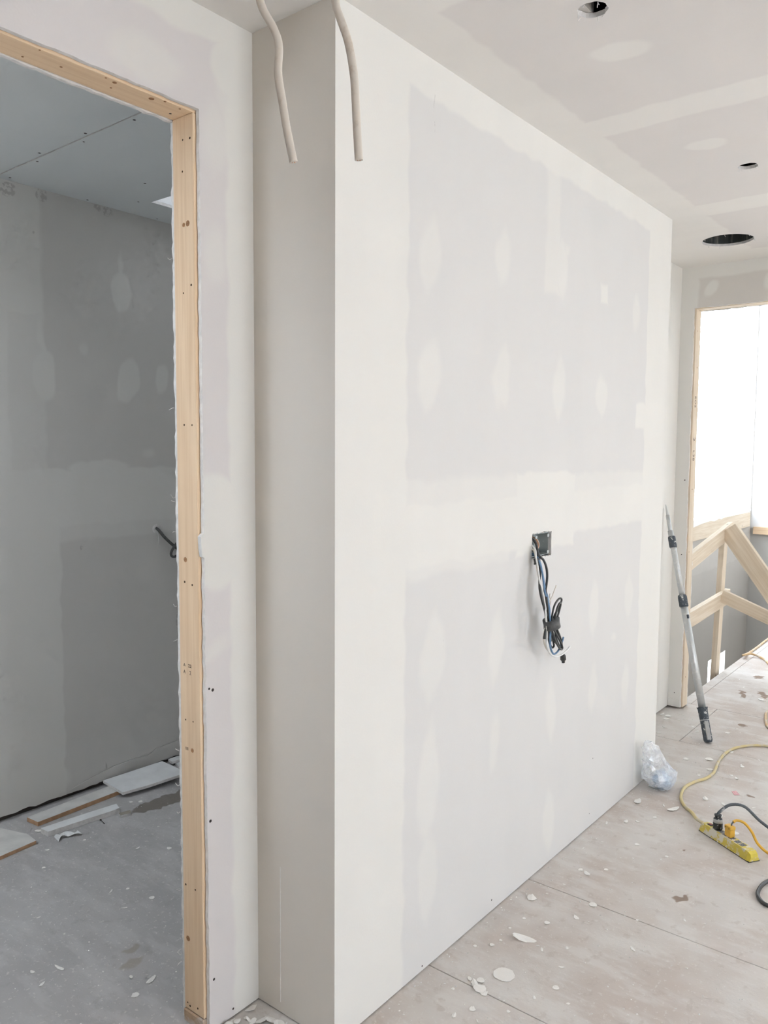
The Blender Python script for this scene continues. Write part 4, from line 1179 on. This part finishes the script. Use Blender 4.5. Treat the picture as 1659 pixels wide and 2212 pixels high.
for (x, y, s) in ((.362, -.214, .012), (.307, -.186, .012), (.33, -.25, .008), (.42, -.30, .007), (.60, -.36, .010), (.70, -.33, .010), (.52, -.33, .009), (.93, -.47, .013), (1.20, -.55, .010),
                  (.80, -.30, .008), (.86, -.11, .006), (.70, -.11, .007), (.66, -.10, .010), (.62, -.06, .008), (.78, -.10, .006), (1.05, -.10, .005), (1.15, -.12, .006), (1.35, -.20, .008),
                  (1.45, -.06, .008), (1.55, -.10, .007), (1.50, -.25, .007), (1.62, -.22, .010), (1.60, -.35, .008), (1.30, -.36, .006), (1.10, -.42, .006), (.98, -.36, .005), (.74, -.24, .010), (.75, -.22, .008), (.56, -.42, .006), (.40, -.12, .007)):
    flake(x, y, s, None, None, near(x, y, MARKS))
r9 = random.Random(33)
for k in range(46):
    x, y = r9.uniform(1.8, 3.35), r9.uniform(-.55, .20)
    if x < 2.5 and y > -.06: y -= .12
    flake(x, y, r9.uniform(.006, .020), None, None, near(x, y, MARKS), 'compound flakes on the plywood')
for k in range(16):
    x, y = r9.uniform(2.5, 3.44), r9.uniform(.16, .28)
    flake(x, y, r9.uniform(.012, .030), None, None, 'compound flake along the foot of the recessed wall', 'flakes along the recessed wall')
for k in range(14):
    x, y = r9.uniform(3.7, 5.6), r9.uniform(-.35, .18)
    flake(x, y, r9.uniform(.008, .022), None, None, 'pale crumb on the bright floor beyond the doorway', 'crumbs beyond the far doorway')
# heap of knife scrapings in the inner corner
for k in range(52):
    u, w = r9.random(), r9.random()
    x = -.014 - .19 * u * (1 - .3 * w)
    y = YB - .014 - .19 * w * (1 - .45 * u)
    flake(x, y, r9.uniform(.009, .022), None, None, 'curl of scraped compound heaped in the inner wall corner', 'scrapings in the inner corner', z=.001 + .004 * r9.random(), tilt=(r9.uniform(-.4, .4), r9.uniform(-.4, .4)))
for (x, y, s) in ((-.297, .89, .022), (-.37, .86, .012), (-.359, .938, .01), (.05, 1.15, .014), (.10, 1.12, .008), (.02, 1.02, .012), (.12, 1.00, .010), (-.2, 1.2, .008), (.3, 1.35, .010), (.38, 1.25, .012), (-.15, .62, .02), (-.22, .60, .014), (-.18, .68, .01),
                  (-.45, 1.02, .008), (.12, 1.80, .02), (.06, 1.62, .010), (.2, 1.58, .008), (-.02, 1.5, .007), (.56, 1.71, .012), (.53, 1.74, .010)):
    flake(x, y, s, None, None, near(x, y, MARKS2, 'small compound crumb in the small room'), 'crumbs on the small-room floor')
# uncountable grit: one joined scatter of tiny grains
v, f = [], []
r8 = random.Random(77)
for k in range(1500):
    zone = r8.random()
    if zone < .55:
        x, y = r8.uniform(.1, 3.3), r8.uniform(-.9, -.012)
        if r8.random() < .3: y = -abs(r8.gauss(0, .05)) - .012
    elif zone < .7:
        x, y = r8.uniform(2.45, 3.45), r8.uniform(-.3, .28)
    elif zone < .9:
        x, y = r8.uniform(-.8, 1.0), r8.uniform(.45, 1.95)
    else:
        x, y = r8.uniform(3.7, 5.5), r8.uniform(-.4, .18)
    s = r8.choice((.0012, .0016, .002, .0028, .0038))
    b = len(v)
    a = r8.uniform(0, 6.28)
    for i in range(4):
        v.append((x + s * math.cos(a + i * 1.57) * r8.uniform(.6, 1.3), y + s * math.sin(a + i * 1.57) * r8.uniform(.6, 1.3), .0003))
    v.append((x, y, .0003 + s * .7))
    f += [(b, b + 1, b + 4), (b + 1, b + 2, b + 4), (b + 2, b + 3, b + 4), (b + 3, b, b + 4), (b + 3, b + 2, b + 1, b)]
grit = obj('compound_grit', v, f, M_MUDCHIP)
tag(grit, 'fine pale compound grit scattered over the plywood', 'grit', kind='stuff')

# torn paper fringe on the rear sheet edge of the door opening
r6 = random.Random(9)
for k in range(14):
    z = r6.uniform(.15, 2.4)
    p = Vector((XD1 - .0045, YB + .114, z))
    tube('paper_fringe', [p, p + Vector((-.004, .004, r6.uniform(-.004, .004))), p + Vector((-r6.uniform(.006, .014), .006, r6.uniform(-.008, .008)))], .0009, M_GYP, wallB2, 3, 5)
